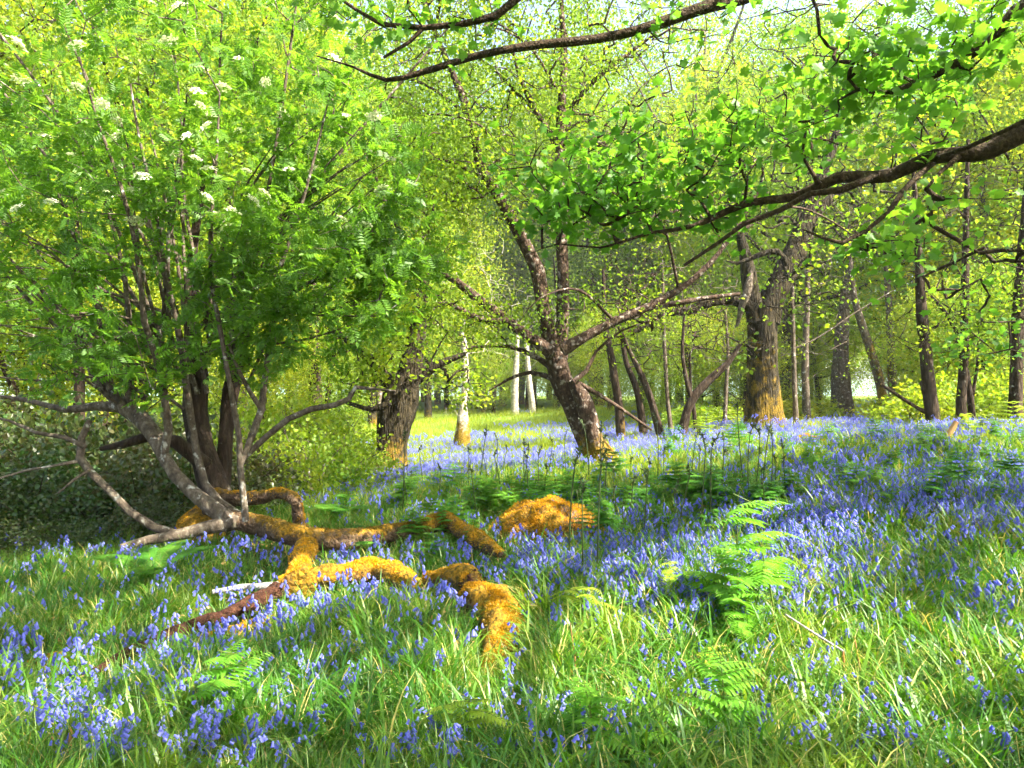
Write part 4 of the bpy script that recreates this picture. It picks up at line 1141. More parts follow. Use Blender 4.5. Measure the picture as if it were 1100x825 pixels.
def logs():
    ML = M['moss_log']
    log('mossy_log', 'long log thickly cushioned in orange moss, lower of the two fallen logs', 'log',
        [LG(300, 628), LG(325, 624), LG(350, 619), LG(380, 615), LG(405, 612), LG(430, 620), LG(447, 628)],
        [.05, .085, .09, .095, .11, .085, .05], ML, .42, .3, .16, 5200, seed=2)
    log('mossy_log', 'upright stub of orange moss joining the two fallen logs', 'log', [LG(322, 628), LG(322, 612), LG(325, 598), LG(330, 588)], [.13, .11, .10, .09], ML, .42, .2, .15, 2600, seed=3)
    log('mossy_log', 'broken log end with dark hollow side and glowing moss on top', 'log',
        [LG(503, 640, 20), LG(520, 645, 22), LG(535, 656, 20), LG(541, 675, 16), LG(537, 697, 9), LG(530, 715, 3), LG(524, 732, -6)],
        [.11, .125, .13, .12, .10, .08, .05], ML, .34, .38, .30, 6000, seed=5)
    log('mossy_log', 'short knobbly chunk of mossy log between the two longer mossy pieces', 'log', [LG(456, 624, 18), LG(470, 622, 20), LG(486, 621, 22), LG(500, 624, 24), LG(509, 628, 24)], [.05, .075, .09, .115, .10], ML, .30, .4, .22, 2600, seed=6)
    c = LG(508, 630, 22)
    r = thing('split_wood', 'dark splintered hollow end of the broken mossy log', 'broken wood', c)
    mb = MB()
    for k in range(26):
        q = c + rng.normal(0, 1, 3) * (.04, .03, .045)
        e = q + np.array([rng.uniform(-.02, .09), rng.uniform(-.10, -.02), rng.uniform(-.09, .05)])
        tube(mb, [q, (q + e) / 2 + rng.normal(0, .006, 3), e], [rng.uniform(.010, .022), .010, .002], 5, bump=.2)
    link('splinters', mb.mesh('splinters', M['rotten'], c), r)['kind'] = 'stuff'
    log('mossy_log', 'low mossy root running from the upper log towards the mound', 'log', [LG(455, 566), LG(478, 560), LG(500, 572), LG(520, 585), LG(540, 596)], [.07, .10, .09, .08, .04], ML, .40, .3, .16, 3200, seed=7)
    log('rotten_log', 'thin crumbling red brown log sunk among bluebells', 'log',
        [LG(300, 634), LG(265, 650), LG(235, 663), LG(200, 677), LG(170, 690), LG(140, 703), LG(100, 722)], [.06, .06, .055, .06, .055, .05, .03], M['rotten'], -.25, .3, .2, 0, seed=8)
    log('dead_branch', 'bleached grey dead branch pointing left from the mossy logs', 'dead branch', [LG(312, 627), LG(285, 630), LG(258, 631), LG(228, 636)], [.035, .035, .03, .018], M['grey_wood'], -1, 0, .12, 0, seed=9)
    log('mossy_log', 'short sunlit log wrapped in bright yellow moss beside the rotten log', 'log', [LG(218, 690, 8), LG(238, 684, 12), LG(258, 679, 14), LG(276, 673, 13), LG(292, 668, 8)], [.035, .065, .075, .065, .035], ML, .5, .25, .18, 3400, seed=10)
    log('mossy_log', 'small patch of mossy wood poking from the grass at the far left edge', 'log', [LG(32, 716, 18), LG(52, 711, 20), LG(72, 708, 18)], [.03, .06, .03], ML, .5, .25, .18, 900, seed=11)
    # arched bough behind the fallen trunk
    log('mossy_branch', 'arched dead bough with moss on top behind the fallen rowan trunk', 'dead branch', [P(225, 528, 8.2), P(250, 535, 8.1), P(275, 535, 8.0), P(300, 530, 7.9), P(316, 536, 7.8), P(320, 552, 7.8), P(322, 572, 7.8)],
        [.09, .08, .08, .075, .07, .06, .06], ML, .12, .4, .13, 1800, seed=12)
    log('mossy_stump', 'broad stump glowing with amber moss under the rowan limbs', 'stump', [P(214, 600, 8.3), P(213, 580, 8.3), P(217, 560, 8.3), P(226, 540, 8.3)], [.34, .29, .22, .12], ML, .40, .2, .15, 3600, seed=13)
    # boulders and mounds under moss
    def mound(label, px, py, w, h, d=None, n=4200, seed=0, amt=.36):
        c = ground_px(px, py)
        c[2] = g1(c[0], c[1])
        k = c[1] / FPX
        W, H = w * k / 2, h * k
        uu, vv = np.meshgrid(np.linspace(0, 2 * pi, 44, endpoint=False), np.linspace(0, 1, 18))
        prof = np.sin(vv * pi / 2)
        rr = np.cos(vv * pi / 2) ** .8 * (1 + .13 * np.sin(2 * uu + seed) + .10 * np.sin(3 * uu - seed) + .06 * np.sin(5 * uu + 2 * seed + vv * 3))
        zz = prof * (1 + .12 * np.sin(3 * uu + seed) * (1 - vv) + .10 * np.cos(2 * uu + vv * 4))
        X, Y, Z = W * rr * np.cos(uu), W * .8 * rr * np.sin(uu), H * zz - .08
        X = X + .04 * W * np.sin(uu * 7 + vv * 9) + rng.normal(0, .012 * W, X.shape)
        Z = Z * (1 + .16 * vnoise(X / W * 2.2, Y / W * 2.2, 1.4, seed)) + rng.normal(0, .012 * W, X.shape)
        v = np.stack([X, Y, Z], -1).reshape(-1, 3) + c
        i = np.arange(17)[:, None] * 44
        j = np.arange(44)[None]
        f = np.stack([i + j, i + (j + 1) % 44, i + 44 + (j + 1) % 44, i + 44 + j], -1).reshape(-1, 4)
        mb = MB()
        mb.add(v, f, 0, np.full(len(v), amt))
        root = thing('mossy_mound', label, 'mossy mound', c)
        CLEAR.append((c[0], c[1], W * .84))
        link('stone', mb.mesh('stone', ML, c), root)
        # fuzz
        n = n * 2
        q = rng.integers(0, len(f), n)
        a, b2 = rng.random((2, n, 1))
        pos = (v[f[q, 0]] * (1 - a) + v[f[q, 1]] * a) * (1 - b2) + (v[f[q, 3]] * (1 - a) + v[f[q, 2]] * a) * b2
        kk = vnoise(pos[:, 0] + pos[:, 2], pos[:, 1], 5, seed) > -.35 + rng.normal(0, .15, n)
        pos = pos[kk]
        n = len(pos)
        nr = unit((pos - c - (0, 0, -.1)) / np.array([W * W, W * W, H * H]))
        mb = MB()
        leaves(mb, pos, nr + rng.normal(0, .5, (n, 3)), rng.normal(0, 1, (n, 3)), .022 * rng.uniform(.5, 1.5, n), STRAND, KITE_F)
        link('moss', mb.mesh('moss', M['moss_fuzz'], c, smooth=False), root)
    mound('rounded boulder blanketed in amber moss in front of the leaning birch', 590, 582, 118, 50, seed=1, n=9000)
    mound('small orange moss hummock on the far slope below the crest trees', 868, 480, 44, 16, seed=2, n=2500)
    mound('tiny moss hummock beside the old oak foot', 795, 474, 34, 12, seed=3, n=1800)
    mound('little yellow moss hummock to the right of the leaning birch foot', 714, 500, 30, 11, seed=4, n=1500)
    mound('golden moss heap at the foot of the old oak', 820, 452, 62, 14, seed=5, n=2600)
    log('broken_stub', 'snapped pale stub leaning on the crest below the dark trees', 'dead branch', [G(1012, 480, -.05), G(1012, 480, -.05) + (.10, 0, .22), G(1012, 480, -.05) + (.22, 0, .42)], [.05, .05, .045], M['dry_stem'], 0, 0, .1, seed=14)


# ------------------------------------------------------------------ ferns
def frond_mesh(mbs, mbl, h, spread, npin=9, curl=0.0, droop=.25, seed=0, lean=(0, 0), dens=13, start=.42, wid=.36):
    """one upright bracken: stipe into mbs, pinnae into mbl"""
    r = np.random.default_rng(seed)
    n = 14
    t = np.linspace(0, 1, n)
    axis = np.stack([lean[0] * t ** 2 * h, lean[1] * t ** 2 * h, h * (t - .12 * t ** 2 * np.hypot(*lean))], 1)
    if curl:
        k = t > .86
        a = (t[k] - .86) / .14 * 4.0
        axis[k, 0] += curl * .05 * np.sin(a)
        axis[k, 2] -= curl * .05 * (1 - np.cos(a)) * .6
    tube(mbs, axis, .0075 * (1 - .75 * t) * (h / .7) ** .5, 5, cap=False)
    Ls = []
    for k in range(npin):
        u = start + (1 - start) * (k / npin) ** .9
        L = spread * (1 - .68 * ((u - start) / (1 - start)) ** 1.1) * r.uniform(.7, 1.15)
        c = np.array([np.interp(u, t, axis[:, i]) for i in range(3)])
        for sd in (-1, 1):
            az = (0 if sd > 0 else pi) + r.normal(0, .42) + seed
            elev = r.uniform(.15, .5)
            dirv = np.array([math.cos(az) * math.cos(elev), math.sin(az) * math.cos(elev), math.sin(elev)])
            m = max(5, int(dens * L / spread + 3))
            s = np.linspace(0, 1, m)[:, None]
            path = c + dirv * L * s + np.array([0, 0, -droop * L]) * s ** 2
            tube(mbs, path, .0022 * (1 - .8 * s[:, 0]), 3, cap=False)
            side = unit(np.cross(dirv, (0, 0, 1.)))
            td = unit(np.gradient(path, axis=0))
            for s2 in (-1, 1):
                dd = side * s2 + td * .45 + np.array([0, 0, -.25])
                nn = np.tile(np.array([0, 0, 1.]), (m, 1)) + r.normal(0, .15, (m, 3))
                size = L * wid * (1 - .85 * s[:, 0]) + .014
                Ls.append((path, dd, nn, size))
    for path, dd, nn, size in Ls:
        leaves(mbl, path, dd, nn, size, FERN, FERN_F)


# a pinnule with a toothed edge
FERN = [(1.55 * _a, _b, _c) for _a, _b, _c in [(0, 0, 0), (.11, .08, .01), (.09, .2, 0), (.115, .26, .01), (.08, .42, 0), (.095, .48, .01), (.05, .68, -.02), (0, 1, -.10), (-.05, .68, -.02), (-.095, .48, .01), (-.08, .42, 0), (-.115, .26, .01), (-.09, .2, 0), (-.11, .08, .01)]]
FERN_F = [tuple(range(14))]


def fern_thing(label, seed, h, spread, npin, curl, young=False, group=None, nfr=1, start=.42, droop=.25):
    root = thing('bracken_fern', label, 'fern', (0, 0, 0), group)
    r = np.random.default_rng(seed + 100)
    for k in range(nfr):
        a = k * 2.4 + seed
        ms, ml = MB(), MB()
        frond_mesh(ms, ml, h * r.uniform(.8, 1.05), spread, npin, curl, droop, seed * 7 + k, lean=(.25 * math.cos(a), .25 * math.sin(a)) if nfr > 1 else (r.normal(0, .08), r.normal(0, .08)), start=start, wid=.2 if young and not group else .36)
        st = link('stem', ms.mesh('stem', M['fern_stem']), root)
        link('frond', ml.mesh('frond', M['young_fern'] if young else M['fern'] if group else M['bright_fern'], smooth=False), st)
    return root


def lady_fern(label, seed, L, nfr=6, group=None):
    """a rosette of arching feather-shaped fronds"""
    root = thing('lady_fern', label, 'fern', (0, 0, 0), group)
    r = np.random.default_rng(seed)
    for k in range(nfr):
        a = k * 2 * pi / nfr + r.normal(0, .3)
        s = np.linspace(0, 1, 26)[:, None]
        l = L * r.uniform(.75, 1.1)
        out = np.array([math.cos(a), math.sin(a), 0])
        path = out * l * (.25 * s + .6 * s ** 2) + np.array([0, 0, 1.]) * l * (.85 * s - .5 * s ** 2.2)
        ms, ml = MB(), MB()
        tube(ms, path, .005 * (1 - .8 * s[:, 0]), 4, cap=False)
        td = unit(np.gradient(path, axis=0))
        side = unit(np.cross(td, (0, 0, 1.)))
        for s2 in (-1, 1):
            w = l * .2 * np.sin(np.clip(s[:, 0] * 1.02, 0, 1) * pi) ** .7 + .01
            p2 = path[3:]
            leaves(ml, p2, (side * s2 + td * .3)[3:], np.cross(side, td)[3:] + r.normal(0, .1, (len(p2), 3)), w[3:] * .9, FERN, FERN_F)
        st = link('stem', ms.mesh('stem', M['fern_stem']), root)
        link('frond', ml.mesh('frond', M['fern'], smooth=False), st)
    return root


def put(o, p, s=1.0, rz=None, sink=.02):
    o.location = (p[0], p[1], g1(p[0], p[1]) - sink)
    o.rotation_euler = (rng.normal(0, .06), rng.normal(0, .06), rng.random() * 6.28 if rz is None else rz)
    o.scale = (s, s, s)


def ferns():
    put(fern_thing('tallest bracken fern with a pale uncurling tip, on the slope in front', 1, .95, .52, 7, 1, droop=.4, start=.42), ground_px(835, 692), 1, 0)
    put(fern_thing('bracken fern with drooping lit fronds left of the tallest fern', 2, .68, .44, 6, 1, start=.45, droop=.4), ground_px(770, 670), 1, .4)
    put(fern_thing('pale young bracken with wilting arms, left of the drooping lit fern', 3, .46, .28, 4, 1, True, start=.62, droop=.6), ground_px(628, 690), 1, 0)
    put(fern_thing('yellow young bracken with curled hands at the lower edge', 4, .40, .24, 4, 1, True, start=.62, droop=.6), ground_px(505, 838), 1, .2)
    put(fern_thing('thin young bracken unrolling beside the wilting one', 5, .48, .22, 4, 1, True, start=.65, droop=.7), ground_px(720, 668), 1, .6)
    put(fern_thing('lime bracken rising alone among the bluebells', 6, .42, .34, 7, 1, start=.25), ground_px(235, 792), 1, .3)
    put(fern_thing('green bracken fronds spread low at the bottom edge', 7, .5, .42, 7, 0, start=.3), ground_px(640, 845), .9, .1)
    put(fern_thing('dark green bracken arching towards the log end', 8, .55, .38, 7, 0, start=.35), ground_px(780, 835), .9, .2)
    put(fern_thing('sunlit small fern on the grass under the tallest fern', 9, .3, .26, 5, 0, True, start=.3), ground_px(755, 745), 1, .5)
    put(fern_thing('bracken reaching out over the bluebells below the tallest fern', 10, .5, .4, 8, 0, start=.3), ground_px(790, 715), 1, .2)
    put(lady_fern('feathery fern rosette in the shade before the bramble bank', 21, .75, 6), ground_px(165, 628), 1, .3)
    put(lady_fern('feathery fern beside the arched mossy bough', 22, .65, 7), ground_px(365, 562), 1, 1)
    put(lady_fern('small feathery fern tucked against the fallen trunk', 23, .5, 6), ground_px(398, 592), 1, 2)
    put(lady_fern('feathery fern at the corner of the rotten log', 24, .42, 5), ground_px(205, 715), 1, 2)
    # the many ferns of the middle slope
    protos = [fern_thing('green bracken fern on the middle slope among bluebells', 31 + k, h, sp, n, c, group='bracken on the middle slope', start=st, nfr=nf)
              for k, (h, sp, n, c, st, nf) in enumerate([(.62, .36, 8, 1, .35, 1), (.5, .40, 8, 0, .25, 1), (.72, .34, 7, 1, .5, 1), (.5, .34, 7, 0, .3, 2), (.45, .3, 6, 1, .3, 1)])]
    spots = []
    for n, x0, x1, y0, y1 in [(84, 440, 840, 530, 562), (22, 560, 830, 545, 600), (54, 830, 1100, 478, 560), (26, 320, 460, 508, 562), (22, 700, 860, 462, 500), (10, 440, 520, 560, 620)]:
        for _ in range(n):
            spots.append((rng.uniform(x0, x1), rng.uniform(y0, y1)))
    for i, (px, py) in enumerate(spots):
        o = protos[i] if i < 5 else copy_thing(protos[rng.integers(5)])
        put(o, ground_px(px, py), rng.uniform(.5, .95))
    # sunlit young bracken round the birch foot and grove
    yp = [fern_thing('bright lime bracken at the sunlit foot of the birch grove', 51 + k, .6, .36, 7, 1, True, group='lime bracken by the birch grove', start=.35) for k in range(3)]
    for i in range(30):
        o = yp[i] if i < 3 else copy_thing(yp[rng.integers(3)])
        px, py = (rng.uniform(690, 800), rng.uniform(455, 475)) if i % 3 else (rng.uniform(950, 1100), rng.uniform(454, 476))
        put(o, ground_px(px, py), rng.uniform(.7, 1.1))
    # dark unopened stalks
    st = []
    for k in range(4):
        root = thing('fern_stalk', 'thin dark unopened bracken stalk standing upright on the middle slope', 'fern stalk', (0, 0, 0), 'dark bracken stalks on the middle slope')
        mb = MB()
        h = .6 + .12 * k
        t = np.linspace(0, 1, 16)
        ax = np.stack([.03 * np.sin(t * 3 + k) + np.where(t > .9, (t - .9) * .5, 0), .02 * np.cos(t * 2 + k), h * t], 1)
        tube(mb, ax, .008 * (1 - .55 * t), 5)
        link('stem', mb.mesh('stem', M['stalk']), root)
        mb = MB()
        n = 26
        u = rng.uniform(.86, 1, n)
        pos = np.stack([np.interp(u, t, ax[:, i]) for i in range(3)], 1)
        leaves(mb, pos, rng.normal(0, 1, (n, 3)) + (0, 0, .3), norms(n, 0, 1), rng.uniform(.02, .055, n), FERN, FERN_F)
        link('curled_tip', mb.mesh('curled_tip', M['stalk'], smooth=False), root)
        st.append(root)
    for i in range(64):
        o = st[i] if i < 4 else copy_thing(st[rng.integers(4)])
        px, py = rng.uniform(425, 845), rng.uniform(515, 565)
        if i > 50:
            px, py = rng.uniform(560, 850), rng.uniform(560, 640)
        put(o, ground_px(px, py), rng.uniform(.75, 1.2))


# ------------------------------------------------------------------ bluebells and grass
def bell_geo(mb, pos, direc, size, seg=6, mat=0, fine=True):
    """hanging bells with rolled back tips"""
    prof = [(.05, 0), (.20, .12), (.24, .45), (.25, .75), (.42, .95)] if fine else [(.08, 0), (.25, .3), (.36, 1)]
    ang = np.arange(seg) / seg * 2 * pi
    T, F = [], []
    for k, (r, y) in enumerate(prof):
        for a in ang:
            T.append((r * math.cos(a), y, r * math.sin(a)))
    for k in range(len(prof) - 1):
        for j in range(seg):
            F.append((k * seg + j, k * seg + (j + 1) % seg, (k + 1) * seg + (j + 1) % seg, (k + 1) * seg + j))
    if fine:                                    # pointed rolled tips
        k = len(prof) - 1
        for j in range(seg):
            b = len(T)
            a = ang[j] + pi / seg
            T.append((.55 * math.cos(a), .84, .55 * math.sin(a)))
            F.append((k * seg + j, b, k * seg + (j + 1) % seg, k * seg + j))
        F = [f for f in F if len(set(f)) == 4]
    leaves(mb, pos, direc, rng.normal(0, 1, pos.shape), size, T, F, mat)


def bluebell_meshes(seed, fine=True, h=.32, nb=8):
    r = np.random.default_rng(seed)
    t = np.linspace(0, 1, 12 if fine else 5)
    hh = h * r.uniform(.85, 1.15)
    nod = r.uniform(.05, .09)
    ax = np.stack([nod * np.clip((t - .55) / .45, 0, 1) ** 2, .02 * np.sin(t * 2), hh * (t - .10 * np.clip((t - .6) / .4, 0, 1) ** 2)], 1)
    ms = MB()
    tube(ms, ax, .0034 - .0018 * t, 5 if fine else 3, cap=False)
    u = np.linspace(.60, 1, nb) + r.normal(0, .012, nb)
    c = np.stack([np.interp(u, t, ax[:, i]) for i in range(3)], 1)
    a = r.uniform(-2.2, 2.2, nb)
    out = np.stack([np.cos(a), np.sin(a), np.zeros(nb)], 1)
    pos = c + out * .012 + np.array([0, 0, .004])
    if fine:
        for k in range(nb):
            tube(ms, [c[k], pos[k]], [.0012, .001], 3, cap=False)
    mbell = MB()
    dd = out * .55 + np.array([.15, 0, -.95]) + r.normal(0, .15, (nb, 3))
    bell_geo(mbell, pos, dd, r.uniform(.020, .027, nb) if fine else r.uniform(.026, .036, nb), 6 if fine else 4, 0, fine)
    return ms, mbell


def strap_leaves(mb, n, L, w, r, mat=0, seg=5, bend=.9, spread=.05):
    """long arching blades from a common foot"""
    a = r.random(n) * 2 * pi
    base = np.stack([r.normal(0, spread, n), r.normal(0, spread, n), np.full(n, -.02)], 1)
    l = L * r.uniform(.55, 1.15, n)
    ww = w * r.uniform(.6, 1.3, n)
    lean = r.uniform(.12, .75, n)
    bd = bend * r.uniform(.4, 1.3, n)
    s = np.linspace(0, 1, seg)
    out = np.stack([np.cos(a), np.sin(a), np.zeros(n)], 1)
    side = np.stack([-np.sin(a), np.cos(a), np.zeros(n)], 1)
    tw = r.normal(0, .5, n)
    side = side * np.cos(tw)[:, None] + np.array([0, 0, 1.]) * np.sin(tw)[:, None] * .5
    th = lean[:, None] + bd[:, None] * s[None] ** 1.5
    dz = np.cos(th) / (seg - 1)
    dx = np.sin(th) / (seg - 1)
    X = np.concatenate([np.zeros((n, 1)), np.cumsum(dx[:, :-1], 1)], 1) * l[:, None]
    Z = np.concatenate([np.zeros((n, 1)), np.cumsum(dz[:, :-1], 1)], 1) * l[:, None]
    c = base[:, None] + out[:, None] * X[..., None] + np.array([0, 0, 1.]) * Z[..., None]
    wd = ww[:, None] * np.clip(1.0 - s[None] ** 2.2, .04, 1) * np.clip(.6 + s * 2, 0, 1)[None]
    v = np.stack([c - side[:, None] * wd[..., None] / 2, c + side[:, None] * wd[..., None] / 2], 2)     # n, seg, 2, 3
    v = v.reshape(-1, 3)
    k = np.arange(seg - 1)
    f1 = np.stack([2 * k, 2 * k + 1, 2 * k + 3, 2 * k + 2], 1)
    f = (f1[None] + (np.arange(n) * seg * 2)[:, None, None]).reshape(-1, 4)
    mb.add(v, f, mat)


def scatter(name, meshes, pts, rotz, tilt, scl, idx, label, cat, nreal):
    """one object of stuff: instances on points"""
    src = bpy.data.collections.new(name + '_kinds')
    for i, me in enumerate(meshes):
        src.objects.link(bpy.data.objects.new('%s_kind_%02d' % (name, i), me))
    me = bpy.data.meshes.new(name)
    n = len(pts)
    me.vertices.add(n)
    me.vertices.foreach_set('co', np.asarray(pts, np.float32).ravel())
    rot = np.stack([rng.normal(0, 1, n) * tilt, rng.normal(0, 1, n) * tilt, rotz], 1).astype(np.float32)
    a = me.attributes.new('rot', 'FLOAT_VECTOR', 'POINT'); a.data.foreach_set('vector', rot.ravel())
    a = me.attributes.new('scl', 'FLOAT', 'POINT'); a.data.foreach_set('value', np.asarray(scl, np.float32))
    a = me.attributes.new('idx', 'INT', 'POINT'); a.data.foreach_set('value', np.asarray(idx, np.int32))
    o = link(name, me)
    ng = bpy.data.node_groups.new(name, 'GeometryNodeTree')
    ng.interface.new_socket('Geometry', in_out='INPUT', socket_type='NodeSocketGeometry')
    ng.interface.new_socket('Geometry', in_out='OUTPUT', socket_type='NodeSocketGeometry')
    N, L = ng.nodes, ng.links
    gi, go = N.new('NodeGroupInput'), N.new('NodeGroupOutput')
    ci = N.new('GeometryNodeCollectionInfo')
    ci.inputs['Collection'].default_value = src
    ci.inputs['Separate Children'].default_value = True
    ci.inputs['Reset Children'].default_value = True
    at = {}
    for nm, ty in (('rot', 'FLOAT_VECTOR'), ('scl', 'FLOAT'), ('idx', 'INT')):
        q = N.new('GeometryNodeInputNamedAttribute')
        q.data_type = ty
        q.inputs['Name'].default_value = nm
        at[nm] = [s for s in q.outputs if s.enabled and s.name == 'Attribute'][0]
    jn = N.new('GeometryNodeJoinGeometry')
    for real in (True, False):
        ip = N.new('GeometryNodeInstanceOnPoints')
        cp = N.new('FunctionNodeCompare')
        cp.data_type = 'INT'
        cp.operation = 'LESS_THAN' if real else 'GREATER_EQUAL'
        ins = [q for q in cp.inputs if q.enabled and q.name in 'AB']
        L.new(at['idx'], ins[0])
        ins[1].default_value = nreal
        L.new(cp.outputs[0], ip.inputs['Selection'])
        L.new(gi.outputs[0], ip.inputs['Points'])
        L.new(ci.outputs[0], ip.inputs['Instance'])
        ip.inputs['Pick Instance'].default_value = True
        L.new(at['idx'], ip.inputs['Instance Index'])
        L.new(at['rot'], ip.inputs['Rotation'])
        L.new(at['scl'], ip.inputs['Scale'])
        if real:
            rl = N.new('GeometryNodeRealizeInstances')
            L.new(ip.outputs[0], rl.inputs[0])
            L.new(rl.outputs[0], jn.inputs[0])
        else:
            L.new(ip.outputs[0], jn.inputs[0])
    L.new(jn.outputs[0], go.inputs[0])
    md = o.modifiers.new('scatter', 'NODES')
    md.node_group = ng
    o['kind'] = 'stuff'
    o['label'] = label
    o['category'] = cat
    return o


def spread_pts(n, dmin, dmax, power=1.0, marg=90):
    """points on the ground, even over the picture's floor, closer ones denser"""
    d = (dmin ** (1 - power) + rng.random(n) * (dmax ** (1 - power) - dmin ** (1 - power))) ** (1 / (1 - power)) if power != 1 else dmin * (dmax / dmin) ** rng.random(n)
    px = rng.uniform(-marg, 1100 + marg, n)
    x = (px - 550) / FPX * d
    # and as thickly for a few steps beyond the picture's edges
    k = rng.poisson(np.clip(6.0 / (1.375 * d + 2 * marg / FPX * d), 0, 2) * (d < 30))
    d2 = np.repeat(d, k)
    side = np.where(rng.random(len(d2)) < .5, -1, 1)
    x2 = side * ((550 + marg) / FPX * d2 + rng.random(len(d2)) * 3.0)
    x, d = np.concatenate([x, x2]), np.concatenate([d, d2])
    return np.stack([x, d, gz(x, d)], 1)


def bell_density(p):
    """where the bluebells stand, over the floor as the photo shows it"""
    px, py, d = to_px(p)
    w = .6 + .3 * vnoise(p[:, 0], p[:, 1], 1.1, 1) + .25 * vnoise(p[:, 0], p[:, 1], .35, 4)
    w = np.where((px < 130) & (py < 720) & (py > 610), w * .25, w)          # plain grass at the left
    w = np.where((px < 420) & (py < 600) & (d < 9.5), w * .3, w)
    w = np.where((px < 330) & (d > 8), 0, w)
    w = np.where((px > 990) & (py > 600) & (py < 660), w * .4, w)
    w = np.where((px > 560) & (px < 920) & (py > 545) & (py < 670), w * 2.6, w)
    w = np.where((px > 920) & (py > 545) & (py < 570), w * 1.8, w)
    w = np.where((px > 840) & (py > 495) & (py < 610), w * 2.3, w)
    w = np.where((d > 24) & (px < 720) & (py < 474 - (px - 450) * .115), w * .05, w)     # yellow bank
    w = np.where((px > 400) & (px < 830) & (py > 520) & (py < 550), w * .65, w)
    w = np.where((d > 13) & (d < 28) & (py > 455 - 0), w * 1.9, w)
    w = np.where((px > 560) & (py > 690), w * .55, w)
    return np.clip(w, .03, 3)


def clearing(p):
    """0 on a log or stone, about .5 just in front of one, 1 elsewhere"""
    C = np.array(CLEAR)
    out = np.ones(len(p))
    near = (p[:, 1] < 16)
    q = p[near]
    k = np.ones(len(q))
    for x, y, r in C:
        dx, dy = q[:, 0] - x, q[:, 1] - y
        u = np.hypot(dx, dy)
        k = np.where(u < r, 0, k)
        fr = (np.abs(dx) < r + .05) & (dy < 0) & (dy > -r - .45)
        k = np.where(fr, np.minimum(k, .8), k)
    out[near] = k
    return out


